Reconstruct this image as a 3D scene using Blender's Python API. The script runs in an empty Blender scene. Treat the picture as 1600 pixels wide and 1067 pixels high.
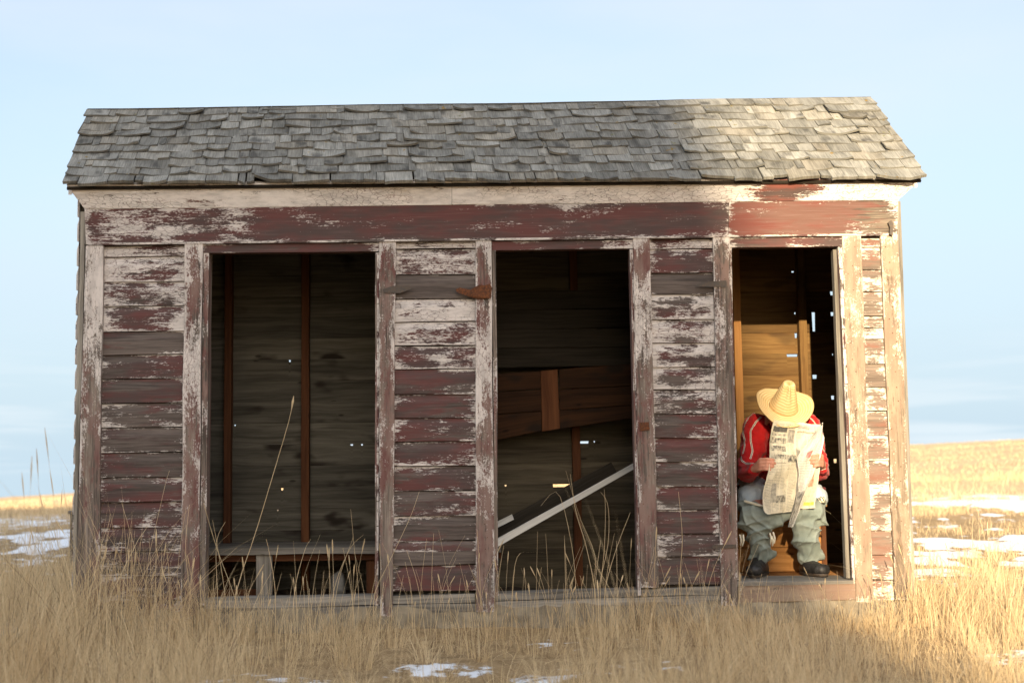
import bpy, math, random
import numpy as np
from mathutils import Vector, Matrix, noise as mnoise
from mathutils.bvhtree import BVHTree

random.seed(7)
rng = np.random.default_rng(7)
scene = bpy.context.scene
col = scene.collection

# ------------------------------------------------------------------ camera
F_PX, W_PX, H_PX = 2050.0, 1600.0, 1067.0
PITCH, YAW, ROLL = (math.radians(a) for a in (5.08773, 1.29277, 0.78008))
CAM = Vector((0, -7.6, 0.96))
_f = Vector((math.sin(YAW) * math.cos(PITCH), math.cos(YAW) * math.cos(PITCH), math.sin(PITCH)))
_r = Vector((math.cos(YAW), -math.sin(YAW), 0))
_d = _f.cross(_r)
_rr = math.cos(ROLL) * _r + math.sin(ROLL) * _d
_dd = math.cos(ROLL) * _d - math.sin(ROLL) * _r
cam_data = bpy.data.cameras.new('camera')
cam_data.sensor_width = 36.0
cam_data.lens = 36.0 * F_PX / W_PX
cam_data.clip_end = 6000
cam_data.dof.use_dof = True
cam_data.dof.focus_distance = 7.7
cam_data.dof.aperture_fstop = 2.3
cam = bpy.data.objects.new('camera', cam_data)
col.objects.link(cam)
mw = Matrix((( _rr.x, -_dd.x, -_f.x, CAM.x), (_rr.y, -_dd.y, -_f.y, CAM.y), (_rr.z, -_dd.z, -_f.z, CAM.z), (0, 0, 0, 1)))
cam.matrix_world = mw
scene.camera = cam

# ------------------------------------------------------------------ light
SUN_EL, SUN_AZ = math.radians(15.5), math.radians(187.0)     # azimuth clockwise from +Y
sun_dir = Vector((math.sin(SUN_AZ) * math.cos(SUN_EL), math.cos(SUN_AZ) * math.cos(SUN_EL), math.sin(SUN_EL)))
sl = bpy.data.lights.new('sun', 'SUN')
sl.energy = 5.0
sl.angle = math.radians(0.55)
sl.color = (1.0, 0.80, 0.52)
sun = bpy.data.objects.new('sun', sl)
sun.rotation_euler = sun_dir.to_track_quat('Z', 'Y').to_euler()
sun.location = (-4, -30, 12)
col.objects.link(sun)

world = bpy.data.worlds.new('World')
scene.world = world
world.use_nodes = True
wt = world.node_tree
wt.nodes.clear()
sky = wt.nodes.new('ShaderNodeTexSky')
sky.sky_type = 'NISHITA'
sky.sun_disc = False
sky.sun_elevation = SUN_EL
sky.sun_rotation = SUN_AZ
sky.air_density = 1.0
sky.dust_density = 2.2
sky.ozone_density = 1.5
bg = wt.nodes.new('ShaderNodeBackground')
bg.inputs['Strength'].default_value = 0.11
wo = wt.nodes.new('ShaderNodeOutputWorld')
# a thin high cloud veil over the physical sky
tc = wt.nodes.new('ShaderNodeTexCoord')
mp = wt.nodes.new('ShaderNodeMapping')
mp.inputs['Scale'].default_value = (1.2, 1.2, 4.5)
cn = wt.nodes.new('ShaderNodeTexNoise')
cn.inputs['Scale'].default_value = 1.7
cn.inputs['Detail'].default_value = 5
cr = wt.nodes.new('ShaderNodeMapRange')
cr.inputs['From Min'].default_value = 0.25
cr.inputs['From Max'].default_value = 0.75
cr.inputs['To Min'].default_value = 0.25
cr.inputs['To Max'].default_value = 0.8
mx = wt.nodes.new('ShaderNodeMix')
mx.data_type = 'RGBA'
mx.inputs['B'].default_value = (3.65, 3.82, 4.1, 1)
wt.links.new(tc.outputs['Generated'], mp.inputs['Vector'])
wt.links.new(mp.outputs['Vector'], cn.inputs['Vector'])
wt.links.new(cn.outputs['Fac'], cr.inputs['Value'])
wt.links.new(cr.outputs['Result'], mx.inputs['Factor'])
# thin cloud scatters forward: the veil is brighter and warmer on the sun's side of the sky
sxy0 = wt.nodes.new('ShaderNodeSeparateXYZ')
wt.links.new(tc.outputs['Generated'], sxy0.inputs[0])
fwd = wt.nodes.new('ShaderNodeMapRange')
fwd.interpolation_type = 'SMOOTHSTEP'
fwd.inputs['From Min'].default_value = 0.25
fwd.inputs['From Max'].default_value = -0.95
wt.links.new(sxy0.outputs['Y'], fwd.inputs['Value'])
veil = wt.nodes.new('ShaderNodeMix')
veil.data_type = 'RGBA'
veil.inputs['A'].default_value = (3.65, 3.82, 4.1, 1)
veil.inputs['B'].default_value = (10.0, 10.1, 10.4, 1)
wt.links.new(fwd.outputs['Result'], veil.inputs['Factor'])
wt.links.new(veil.outputs['Result'], mx.inputs['B'])
wt.links.new(sky.outputs['Color'], mx.inputs['A'])
sxyz = wt.nodes.new('ShaderNodeSeparateXYZ')
wt.links.new(tc.outputs['Generated'], sxyz.inputs[0])
lowf = wt.nodes.new('ShaderNodeMapRange')
lowf.interpolation_type = 'SMOOTHSTEP'
lowf.inputs['From Min'].default_value = 0.0
lowf.inputs['From Max'].default_value = 0.36
lowf.inputs['To Min'].default_value = 0.85
lowf.inputs['To Max'].default_value = 0.0
mlow = wt.nodes.new('ShaderNodeMix')
mlow.data_type = 'RGBA'
mlow.inputs['B'].default_value = (2.5, 3.25, 3.8, 1)
wt.links.new(sxyz.outputs['Z'], lowf.inputs['Value'])
azf = wt.nodes.new('ShaderNodeMapRange')             # away from the low sun the sky stays blue to the horizon
azf.interpolation_type = 'SMOOTHSTEP'
azf.inputs['From Min'].default_value = -0.45
azf.inputs['From Max'].default_value = 0.45
wt.links.new(sxyz.outputs['Y'], azf.inputs['Value'])
lmul = wt.nodes.new('ShaderNodeMath')
lmul.operation = 'MULTIPLY'
wt.links.new(lowf.outputs['Result'], lmul.inputs[0])
wt.links.new(azf.outputs['Result'], lmul.inputs[1])
wt.links.new(lmul.outputs[0], mlow.inputs['Factor'])
wt.links.new(mx.outputs['Result'], mlow.inputs['A'])
# a low bank of white cloud lying along the horizon
bk_n = wt.nodes.new('ShaderNodeTexNoise')
bk_n.inputs['Scale'].default_value = 3.0
bk_n.inputs['Detail'].default_value = 4
bk_m = wt.nodes.new('ShaderNodeMapping')
bk_m.inputs['Scale'].default_value = (1.5, 1.5, 22)
wt.links.new(tc.outputs['Generated'], bk_m.inputs['Vector'])
wt.links.new(bk_m.outputs['Vector'], bk_n.inputs['Vector'])
bk_r = wt.nodes.new('ShaderNodeMapRange')
bk_r.interpolation_type = 'SMOOTHSTEP'
bk_r.inputs['From Min'].default_value = 0.46
bk_r.inputs['From Max'].default_value = 0.62
bk_r.inputs['To Max'].default_value = 0.6
wt.links.new(bk_n.outputs['Fac'], bk_r.inputs['Value'])
bk_h = wt.nodes.new('ShaderNodeMapRange')
bk_h.interpolation_type = 'SMOOTHSTEP'
bk_h.inputs['From Min'].default_value = 0.11
bk_h.inputs['From Max'].default_value = 0.0
wt.links.new(sxyz.outputs['Z'], bk_h.inputs['Value'])
bk_x = wt.nodes.new('ShaderNodeMath')
bk_x.operation = 'MULTIPLY'
wt.links.new(bk_r.outputs['Result'], bk_x.inputs[0])
wt.links.new(bk_h.outputs['Result'], bk_x.inputs[1])
mbank = wt.nodes.new('ShaderNodeMix')
mbank.data_type = 'RGBA'
mbank.inputs['B'].default_value = (3.6, 3.95, 4.15, 1)
wt.links.new(bk_x.outputs[0], mbank.inputs['Factor'])
wt.links.new(mlow.outputs['Result'], mbank.inputs['A'])
wt.links.new(mbank.outputs['Result'], bg.inputs['Color'])
wt.links.new(bg.outputs['Background'], wo.inputs['Surface'])

scene.view_settings.view_transform = 'Standard'
scene.view_settings.look = 'None'
scene.view_settings.exposure = 1.18
scene.view_settings.gamma = 1.0
scene.view_settings.use_curve_mapping = False
scene.cycles.max_bounces = 5
scene.cycles.diffuse_bounces = 3
scene.cycles.transmission_bounces = 2
scene.cycles.glossy_bounces = 2

# ------------------------------------------------------------------ helpers
def ray(px, py):
    return (_rr * ((px - W_PX / 2) / F_PX) + _dd * ((py - H_PX / 2) / F_PX) + _f)

def P(px, py, Y=0.0):
    """point of the upright plane at depth Y that is seen at this place of the photograph"""
    d = ray(px, py)
    return CAM + d * ((Y - CAM.y) / d.y)

WL = {}
def wl(o):
    return WL.get(o.name, Vector((0, 0, 0))) if o else Vector((0, 0, 0))

def tag(o, label=None, cat=None, group=None, kind=None):
    for k, v in (('label', label), ('category', cat), ('group', group), ('kind', kind)):
        if v:
            o[k] = v
    return o

def empty(name, loc=(0, 0, 0), parent=None):
    o = bpy.data.objects.new(name, None)
    o.empty_display_size = 0.1
    col.objects.link(o)
    o.parent = parent
    o.location = Vector(loc) - wl(parent)
    WL[o.name] = Vector(loc)
    return o

def link(name, me, mat, parent=None, center=True):
    """link a mesh given in world coordinates; its origin goes to its middle"""
    if mat is not None:
        me.materials.append(mat)
    o = bpy.data.objects.new(name, me)
    col.objects.link(o)
    c = Vector((0, 0, 0))
    if center:
        n = len(me.vertices)
        co = np.empty(n * 3)
        me.vertices.foreach_get('co', co)
        co = co.reshape(-1, 3)
        lo, hi = co.min(0), co.max(0)
        c = Vector(((lo + hi) / 2).tolist())
        c.z = float(lo[2])
        me.transform(Matrix.Translation(-c))
    o.parent = parent
    o.location = c - wl(parent)
    WL[o.name] = c
    return o

class MB:
    def __init__(s):
        s.v, s.f, s.uv, s.ed, s.tone = [], [], [], [], []
    def add(s, verts, faces, uvs=None, eds=None, tones=None):
        """uvs / eds / tones are per vertex here (shared by its corners)"""
        b = len(s.v)
        s.v += [tuple(v) for v in verts]
        for f in faces:
            s.f.append([b + i for i in f])
            for i in f:
                s.uv.append(uvs[i] if uvs else (verts[i][0], verts[i][2]))
                s.ed.append(eds[i] if eds else (1, 1))
                s.tone.append(tones[i] if tones else (0, 0, 0, 1))
    def mesh(s, name, smooth=False):
        me = bpy.data.meshes.new(name)
        me.from_pydata(s.v, [], s.f)
        for nm, dat in (('uv', s.uv), ('ed', s.ed)):
            l = me.uv_layers.new(name=nm)
            l.data.foreach_set('uv', np.array(dat, dtype=np.float32).ravel())
        a = me.attributes.new('tone', 'FLOAT_COLOR', 'CORNER')
        a.data.foreach_set('color', np.array(s.tone, dtype=np.float32).ravel())
        if smooth:
            me.polygons.foreach_set('use_smooth', [True] * len(me.polygons))
        me.update()
        return me
    def build(s, name, mat, parent=None, smooth=False):
        return link(name, s.mesh(name, smooth), mat, parent)

FLAT = [(0, .003), (.03, 0), (.5, 0), (.97, 0), (1, .003)]
DROP = [(0, .001), (.02, 0), (.5, 0), (.62, 0), (.70, .002), (.80, .006), (.90, .010), (1, .012)]

def plank(mb, a, b, c, d, th, out=(0, -1, 0), off=0.0, seg=8, prof=FLAT, wob=.002, tone=(0, 0, 1), seed=None, us=None, cut=None):
    """a board: a->b its lower edge, d->c its upper edge on the front face, th thick behind it"""
    out = Vector(out)
    a, b, c, d = (Vector(p) + out * off for p in (a, b, c, d))
    if seed is None:
        seed = random.random()
    L = ((b + c) - (a + d)).length / 2
    us = sorted(us) if us else [i / seg for i in range(seg + 1)]
    vs, uvs, eds, tns = [], [], [], []
    K = len(prof)
    ring = K + 2
    s0 = seed * 91.7
    for u in us:
        lo, hi = a.lerp(b, u), d.lerp(c, u)
        wv = hi - lo
        w = wv.length
        wd = wv.normalized()
        nb = mnoise.noise((u * L * 2.2 + s0, 1.3, 0)) * wob
        nt = mnoise.noise((u * L * 2.2 + s0, 7.9, 4)) * wob
        nd = mnoise.noise((u * L * 1.1 + s0, 3.1, 9)) * wob
        tp = cut(u) if cut else 0.0
        t = tone(u) if callable(tone) else tone
        pts = []
        for v, dp in prof:
            vv = v
            p = lo + wv * vv + wd * (nb * (1 - v) + nt * v - (tp if v > .55 else 0) * (v if v > .55 else 0)) - out * (dp + nd)
            pts.append((p, v * w, (1 - v) * w))
        for v in (1, 0):
            p = lo + wv * v + wd * (nb * (1 - v) + nt * v - tp * v) - out * th
            pts.append((p, v * w + .3, .2))
        for p, vv, e in pts:
            vs.append(p)
            uvs.append((u * L, vv))
            eds.append((min(u, 1 - u) * L, min(e, vv)))
            tns.append((t[0], t[1], seed, t[2]))
    fs = []
    for i in range(len(us) - 1):
        for k in range(ring):
            k2 = (k + 1) % ring
            fs.append([i * ring + k, (i + 1) * ring + k, (i + 1) * ring + k2, i * ring + k2])
    fs.append(list(range(ring))[::1])
    fs.append([(len(us) - 1) * ring + k for k in range(ring)][::-1])
    # orientation
    f0 = fs[1]
    nrm = (vs[f0[1]] - vs[f0[0]]).cross(vs[f0[3]] - vs[f0[0]])
    if nrm.dot(out) < 0:
        fs = [f[::-1] for f in fs]
    mb.add(vs, fs, uvs, eds, tns)

def board(name, mat, parent, a, b, c, d, th, **k):
    m = MB()
    plank(m, a, b, c, d, th, **k)
    return m.build(name, mat, parent)

def fboard(name, mat, parent, x0t, x1t, x1b, x0b, yt0, yt1, yb1, yb0, Y=0.0, th=.022, vertical=False, **k):
    """a board on the plane Y from its four corners in the photograph"""
    tl, tr, br, bl = P(x0t, yt0, Y), P(x1t, yt1, Y), P(x1b, yb1, Y), P(x0b, yb0, Y)
    if vertical:
        return board(name, mat, parent, br, tr, tl, bl, th, **k)
    return board(name, mat, parent, bl, br, tr, tl, th, **k)

def box(mb, lo, hi, **k):
    x0, y0, z0 = lo
    x1, y1, z1 = hi
    if x1 - x0 >= z1 - z0:
        plank(mb, (x0, y0, z0), (x1, y0, z0), (x1, y0, z1), (x0, y0, z1), y1 - y0, **k)
    else:
        plank(mb, (x1, y0, z0), (x1, y0, z1), (x0, y0, z1), (x0, y0, z0), y1 - y0, **k)

# ------------------------------------------------------------------ node helpers
class NT:
    def __init__(s, name, rough=.85, spec=.2):
        s.mat = bpy.data.materials.new(name)
        s.mat.use_nodes = True
        s.t = s.mat.node_tree
        s.t.nodes.clear()
        s.out = s.t.nodes.new('ShaderNodeOutputMaterial')
        s.b = s.t.nodes.new('ShaderNodeBsdfPrincipled')
        s.t.links.new(s.b.outputs[0], s.out.inputs[0])
        s.b.inputs['Roughness'].default_value = rough
        s.b.inputs['Specular IOR Level'].default_value = spec
    def put(s, inp, v):
        if isinstance(v, bpy.types.NodeSocket):
            s.t.links.new(v, inp)
        elif v is not None:
            if isinstance(v, (tuple, list)) and len(v) == 3 and inp.type == 'RGBA':
                v = (*v, 1)
            inp.default_value = v
    def n(s, typ, out=0, props=None, **ins):
        nd = s.t.nodes.new('ShaderNode' + typ)
        for k, v in (props or {}).items():
            setattr(nd, k, v)
        for k, v in ins.items():
            s.put(nd.inputs[k.replace('_', ' ')], v)
        return nd.outputs[out]
    def math(s, op, a, b=None, c=None):
        nd = s.t.nodes.new('ShaderNodeMath')
        nd.operation = op
        for i, v in enumerate((a, b, c)):
            if v is not None:
                s.put(nd.inputs[i], v)
        return nd.outputs[0]
    def vmath(s, op, a, b=None):
        nd = s.t.nodes.new('ShaderNodeVectorMath')
        nd.operation = op
        s.put(nd.inputs[0], a)
        if b is not None:
            s.put(nd.inputs[1], b)
        return nd.outputs[0]
    def noise(s, vec, scale=1, detail=4, rough=.55, out=0):
        return s.n('TexNoise', out, Vector=vec, Scale=scale, Detail=detail, Roughness=rough)
    def mix(s, f, a, b, mode='MIX'):
        nd = s.t.nodes.new('ShaderNodeMix')
        nd.data_type = 'RGBA'
        nd.blend_type = mode
        s.put(nd.inputs['Factor'], f)
        s.put(nd.inputs['A'], a)
        s.put(nd.inputs['B'], b)
        return nd.outputs['Result']
    def rng(s, v, a, b, c=0.0, d=1.0, smooth=True):
        nd = s.t.nodes.new('ShaderNodeMapRange')
        nd.interpolation_type = 'SMOOTHSTEP' if smooth else 'LINEAR'
        for i, x in enumerate((v, a, b, c, d)):
            s.put(nd.inputs[i], x)
        return nd.outputs[0]
    def bump(s, h, dist=.002, strength=1.0):
        nd = s.t.nodes.new('ShaderNodeBump')
        nd.inputs['Distance'].default_value = dist
        nd.inputs['Strength'].default_value = strength
        s.t.links.new(h, nd.inputs['Height'])
        s.t.links.new(nd.outputs[0], s.b.inputs['Normal'])
    def uvseed(s):
        uv = s.n('UVMap', props={'uv_map': 'uv'})
        at = s.n('Attribute', props={'attribute_name': 'tone'})
        sp = s.t.nodes.new('ShaderNodeSeparateColor')
        s.t.links.new(at, sp.inputs[0])
        alpha = at.node.outputs['Alpha']
        k = s.math('MULTIPLY', sp.outputs[2], 37.0)
        off = s.n('CombineXYZ', X=k, Y=k, Z=k)
        return s.vmath('ADD', uv, off), sp.outputs[0], sp.outputs[1], sp.outputs[2], alpha
    def sc(s, vec, x, y, z=1):
        return s.vmath('MULTIPLY', vec, (x, y, z))

def mat_simple(name, c, rough=.8, c2=None, scale=30, bump=.001, spec=.2, metallic=0):
    m = NT(name, rough, spec)
    tcn = m.n('TexCoord', 3)
    nz = m.noise(tcn, scale, 5, .6)
    m.put(m.b.inputs['Base Color'], m.mix(m.rng(nz, .3, .7), c, c2 or tuple(x * .7 for x in c)))
    m.b.inputs['Metallic'].default_value = metallic
    m.bump(nz, bump)
    return m.mat

def mat_paint(name, red=(.118, .046, .042), red2=(.076, .051, .047), white=(.67, .61, .565), wd=(.050, .039, .034), wlt=(.155, .125, .108), fine=1.0):
    m = NT(name, .82, .22)
    v, w, r, sd, al = m.uvseed()
    g = m.noise(m.sc(v, 4, 95), 1, 5, .65)
    g2 = m.noise(m.sc(v, 1.3, 16), 1, 3, .55)
    gg = m.math('ADD', m.math('MULTIPLY', g, .6), m.math('MULTIPLY', g2, .4))
    wood = m.mix(m.rng(gg, .33, .68), wd, wlt)
    ed = m.n('UVMap', props={'uv_map': 'ed'})
    se = m.t.nodes.new('ShaderNodeSeparateXYZ')
    m.t.links.new(ed, se.inputs[0])
    e1 = m.math('POWER', 2.718, m.math('MULTIPLY', se.outputs[0], -24.0))
    e2 = m.math('POWER', 2.718, m.math('MULTIPLY', se.outputs[1], -95.0))
    gr = m.math('MULTIPLY', m.math('SUBTRACT', g, .5), .42)
    # red coat: broad worn areas, streaked along the grain
    n1 = m.noise(m.sc(v, 4.5 * fine, 26), 1, 7, .72)
    nl = m.noise(m.vmath('ADD', m.sc(v, 1.5, 7.5), (9, 2, 6)), 1, 2, .5)
    fade = m.noise(m.sc(v, 2.6, 11), 1, 4, .65)
    tr = m.math('SUBTRACT', .80, m.math('MULTIPLY', r, .58))
    nr = m.math('ADD', m.math('MULTIPLY', n1, 1.05), m.math('SUBTRACT', m.math('MULTIPLY', nl, .95), .5))
    sr = m.math('SUBTRACT', m.math('ADD', nr, m.math('MULTIPLY', gr, .8)), tr)
    mr = m.rng(sr, -.10, .09)
    redc = m.mix(m.rng(fade, .36, .62), red, red2)
    redc = m.mix(m.math('MULTIPLY', m.rng(g, .48, .72), .30), redc, (.20, .13, .12))
    c = m.mix(m.math('MULTIPLY', mr, .95), wood, redc)
    # what is left of the white coat: blotches, feathered along the grain, then fine chips
    n2 = m.noise(m.vmath('ADD', m.sc(v, 9 * fine, 30), (31, 17, 5)), 1, 7, .78)
    n3 = m.noise(m.vmath('ADD', m.sc(v, 3.2, 10), (3, 7, 15)), 1, 2, .5)
    n5 = m.noise(m.vmath('ADD', m.sc(v, 46 * fine, 150), (1, 2, 5)), 1, 3, .65)
    nn = m.math('ADD', m.math('MULTIPLY', n2, .86), m.math('SUBTRACT', m.math('MULTIPLY', n3, .72), .57))
    nn = m.math('ADD', nn, m.math('MULTIPLY', n5, .56))
    ebn = m.rng(m.noise(m.vmath('ADD', m.sc(v, 5, .4), (4, 4, 1)), 1, 2, .5), .40, .58)
    eb = m.math('ADD', m.math('MULTIPLY', e1, .22), m.math('MULTIPLY', m.math('MULTIPLY', e2, ebn), .27))
    tw = m.math('SUBTRACT', .70, m.math('MULTIPLY', w, .46))
    sw = m.math('SUBTRACT', m.math('ADD', m.math('ADD', nn, eb), m.math('MULTIPLY', gr, .9)), tw)
    mw_ = m.rng(sw, .05, .155)
    n4 = m.noise(m.sc(v, 2.1, 6.1), 1, 3, .5)
    vo = m.n('TexVoronoi', 0, props={'feature': 'DISTANCE_TO_EDGE'}, Vector=m.vmath('ADD', m.sc(v, 24, 52), m.n('TexNoise', 1, Vector=m.sc(v, 20, 40), Scale=1, Detail=3)), Scale=1.0)
    crk = m.math('MAXIMUM', m.rng(vo, .0, .06), m.rng(n4, .46, .62))
    mw2 = m.math('MULTIPLY', mw_, m.rng(crk, 0, 1, .3, 1, False))
    wc = m.mix(m.rng(m.noise(m.sc(v, 8, 26), 1, 5, .65), .35, .72), white, tuple(x * .70 for x in white))
    c = m.mix(m.math('MULTIPLY', mw2, .95), c, wc)
    m.put(m.b.inputs['Base Color'], c)
    h = m.math('ADD', m.math('MULTIPLY', mr, .2), m.math('ADD', m.math('MULTIPLY', mw2, .6), m.math('MULTIPLY', gg, .9)))
    m.bump(h, .0035, .8)
    return m.mat

def mat_wood(name, dark, light, stain=0.0, rough=.85, knots=True, gs=60, bump=.003):
    m = NT(name, rough, .2)
    v, w, r, sd, al = m.uvseed()
    wv = m.n('TexNoise', 1, Vector=m.sc(v, 2.5, 5), Scale=1, Detail=2)
    vw = m.vmath('ADD', v, m.sc(wv, .0, .05, 0))
    g = m.noise(m.sc(vw, 2.2, gs), 1, 6, .62)
    g2 = m.noise(m.sc(vw, 1.4, 13), 1, 4, .55)
    gg = m.math('ADD', m.math('MULTIPLY', g, .5), m.math('MULTIPLY', g2, .5))
    c = m.mix(m.rng(gg, .32, .68), dark, light)
    tn = m.rng(sd, 0, 1, .72, 1.18, False)
    c = m.mix(1.0, c, m.n('CombineXYZ', X=tn, Y=tn, Z=tn), 'MULTIPLY')
    if knots:
        vo = m.n('TexVoronoi', 0, Vector=m.sc(v, 3.2, 9), Scale=1.0, Randomness=1.0)
        c = m.mix(m.rng(vo, .05, .10, .75, 0), c, tuple(x * .3 for x in dark))
    if stain:
        st = m.noise(m.vmath('ADD', m.sc(v, 3.0, 6.5), (5, 9, 2)), 1, 2.5, .5)
        c = m.mix(m.math('MULTIPLY', m.rng(st, .57, .70), stain), c, (.016, .011, .008))
    c = m.mix(m.math('SUBTRACT', 1.0, al), c, (.62, .60, .54))
    m.put(m.b.inputs['Base Color'], c)
    m.bump(gg, bump, .8)
    return m.mat

M = {}
M['paint'] = mat_paint('flaking_paint')
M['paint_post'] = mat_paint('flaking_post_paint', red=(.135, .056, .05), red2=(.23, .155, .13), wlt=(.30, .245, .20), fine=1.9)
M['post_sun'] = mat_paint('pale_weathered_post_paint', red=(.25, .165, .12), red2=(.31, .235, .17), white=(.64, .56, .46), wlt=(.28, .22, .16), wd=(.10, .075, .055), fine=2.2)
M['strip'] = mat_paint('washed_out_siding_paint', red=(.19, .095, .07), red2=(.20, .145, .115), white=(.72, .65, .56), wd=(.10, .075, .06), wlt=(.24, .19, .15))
M['soffit'] = mat_paint('flaking_cornice_paint', white=(.84, .79, .75), red=(.2, .06, .045), wlt=(.3, .24, .19))
M['old_wood'] = mat_wood('old_grey_wood', (.085, .075, .062), (.33, .30, .255))
M['inner'] = mat_wood('unpainted_inner_wood', (.075, .036, .011), (.17, .10, .036), stain=.45)  # third stall: golden warmth of the sun put into the wood colour
M['inner_stained'] = mat_wood('stained_inner_wood', (.047, .043, .034), (.14, .128, .102), stain=.93)  # first stall: real stains, on wood darkened for the stall's shade
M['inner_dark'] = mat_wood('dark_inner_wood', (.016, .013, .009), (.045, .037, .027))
M['inner_shaded'] = mat_wood('shaded_inner_wood', (.05, .041, .028), (.135, .112, .076))  # middle stall: same kind of wood, its shade put into the colour
M['stud'] = mat_wood('reddish_stud_wood', (.06, .022, .010), (.15, .06, .025), knots=True, gs=45)
M['plywood'] = mat_wood('orange_board_wood', (.27, .12, .036), (.46, .235, .085), gs=40)
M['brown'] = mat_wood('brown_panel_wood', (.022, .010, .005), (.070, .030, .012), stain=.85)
M['shingle'] = None

def mat_shingle():
    m = NT('weathered_cedar_shingle', .88, .18)
    v, w, r, sd, al = m.uvseed()
    g = m.noise(m.sc(v, 9, 150), 1, 5, .65)
    g2 = m.noise(m.sc(v, 5, 13), 1, 3, .5)
    gg = m.math('ADD', m.math('MULTIPLY', g, .55), m.math('MULTIPLY', g2, .45))
    c = m.mix(m.rng(gg, .32, .68), (.115, .113, .102), (.285, .28, .255))
    tn = m.rng(sd, 0, 1, .70, 1.22, False)
    c = m.mix(1.0, c, m.n('CombineXYZ', X=tn, Y=tn, Z=tn), 'MULTIPLY')
    wm = m.n('TexWhiteNoise', 0, props={'noise_dimensions': '1D'}, W=m.math('MULTIPLY', sd, 911.0))
    c = m.mix(m.rng(wm, .65, 1, 0, .4, False), c, m.mix(1.0, c, (1.12, .95, .74), 'MULTIPLY'))
    ln = m.noise(m.vmath('ADD', m.sc(v, 16, 16), (2, 3, 4)), 1, 4, .6)
    lw = m.rng(ln, .665, .71)
    c = m.mix(m.math('MULTIPLY', lw, .8), c, m.mix(m.rng(wm, .3, .7), (.22, .13, .015), (.12, .12, .03)))
    bl = m.noise(m.vmath('ADD', m.sc(v, 6, 9), (8, 1, 4)), 1, 3, .5)
    c = m.mix(m.rng(bl, .56, .72, 0, .7), c, (.035, .034, .033))
    m.put(m.b.inputs['Base Color'], c)
    m.bump(gg, .003, .9)
    return m.mat
M['shingle'] = mat_shingle()
M['rust'] = mat_simple('rusty_iron', (.17, .06, .022), .9, (.06, .03, .02), 90, .002)
M['iron'] = mat_simple('dark_iron', (.05, .045, .04), .6, (.09, .06, .04), 60, .001, .4)
M['concrete'] = mat_simple('old_foundation_concrete', (.30, .25, .175), .95, (.16, .13, .09), 14, .012)
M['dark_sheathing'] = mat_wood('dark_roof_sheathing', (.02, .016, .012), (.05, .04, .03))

# ================================================================== LARGE STRUCTURE
# ------------------------------------------------------------------ ground
def vnoise(x, y, seed=0):
    """smooth value noise, vectorised"""
    xi, yi = np.floor(x), np.floor(y)
    fx, fy = x - xi, y - yi
    fx, fy = fx * fx * (3 - 2 * fx), fy * fy * (3 - 2 * fy)
    def h(a, b):
        n = np.sin(a * 127.1 + b * 311.7 + seed * 74.7) * 43758.5453
        return n - np.floor(n)
    return (h(xi, yi) * (1 - fx) + h(xi + 1, yi) * fx) * (1 - fy) + (h(xi, yi + 1) * (1 - fx) + h(xi + 1, yi + 1) * fx) * fy

def fbm(x, y, seed=0, o=4):
    s, a, t = 0, .5, 0
    for k in range(o):
        s = s + a * vnoise(x * 2 ** k, y * 2 ** k, seed + k)
        t += a
        a *= .5
    return s / t

def sstep(a, b, x):
    t = np.clip((x - a) / (b - a), 0, 1)
    return t * t * (3 - 2 * t)

def terrain(x, y):
    x, y = np.asarray(x, float), np.asarray(y, float)
    r = np.hypot(x, y + 7.6)
    az = np.degrees(np.arctan2(x, y + 7.6))
    front = sstep(120, 60, np.abs(az))
    crest = (-.28 + 2.35 * np.clip(az / 21.0, -1.35, 1.35)) * front
    z = crest * sstep(14, 150, r) ** .9
    z = z - np.maximum(r - 155, 0) * .045
    z = z + 14 * sstep(10, 38, x) * sstep(2, -22, y) * sstep(260, 120, r)      # unseen bank added behind right of the camera to block low sky light
    z = z + (fbm(x * .35, y * .35, 3) - .5) * .16 * sstep(1.2, 4, np.hypot(np.maximum(np.abs(x) - 2.3, 0), np.maximum(np.abs(y - .6) - .8, 0)))
    z = z + (fbm(x * 2.1, y * 2.1, 9) - .5) * .05
    z = z + (fbm(x * .03, y * .03, 5) - .5) * 1.0 * sstep(30, 90, r) * sstep(900, 200, r)
    return z

def snowmask(x, y):
    x, y = np.asarray(x, float), np.asarray(y, float)
    n = fbm(x * .33 + 4, y * .2 + 1, 21, 5)
    f = fbm(x * 3.6, y * 2.6, 31, 4)
    d = y + 7.6
    far = sstep(9.0, 11, d) * sstep(29, 23, d)                 # the belt of melting drifts behind the shed
    bias = .05 + sstep(1.5, 3, x) * .22 * sstep(16, 13, d) + sstep(1.5, 3, x) * .16 * sstep(15, 18, d) * sstep(25, 22, d) + sstep(-1.5, -2.6, x) * -.01 * np.exp(-((d - 14.5) / 1.6) ** 2)
    s = (n - .475 + bias) * far * 3.6 + (f - .52) * 3.0 * far
    near = np.exp(-(((x + .25) / 1.3) ** 2 + ((y + 1.75) / .38) ** 2)) * 1.0
    near += np.exp(-(((x - .55) / .5) ** 2 + ((y + .75) / .3) ** 2)) * .7
    near += np.exp(-(((x - 2.9) / .7) ** 2 + ((y + 1.5) / .35) ** 2)) * 1.0
    near += np.exp(-(((x + 2.9) / .35) ** 2 + ((y - .8) / 1.0) ** 2)) * .9
    return np.clip(s + near * (.06 + 2.3 * (f - .36)), 0, 1)

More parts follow.
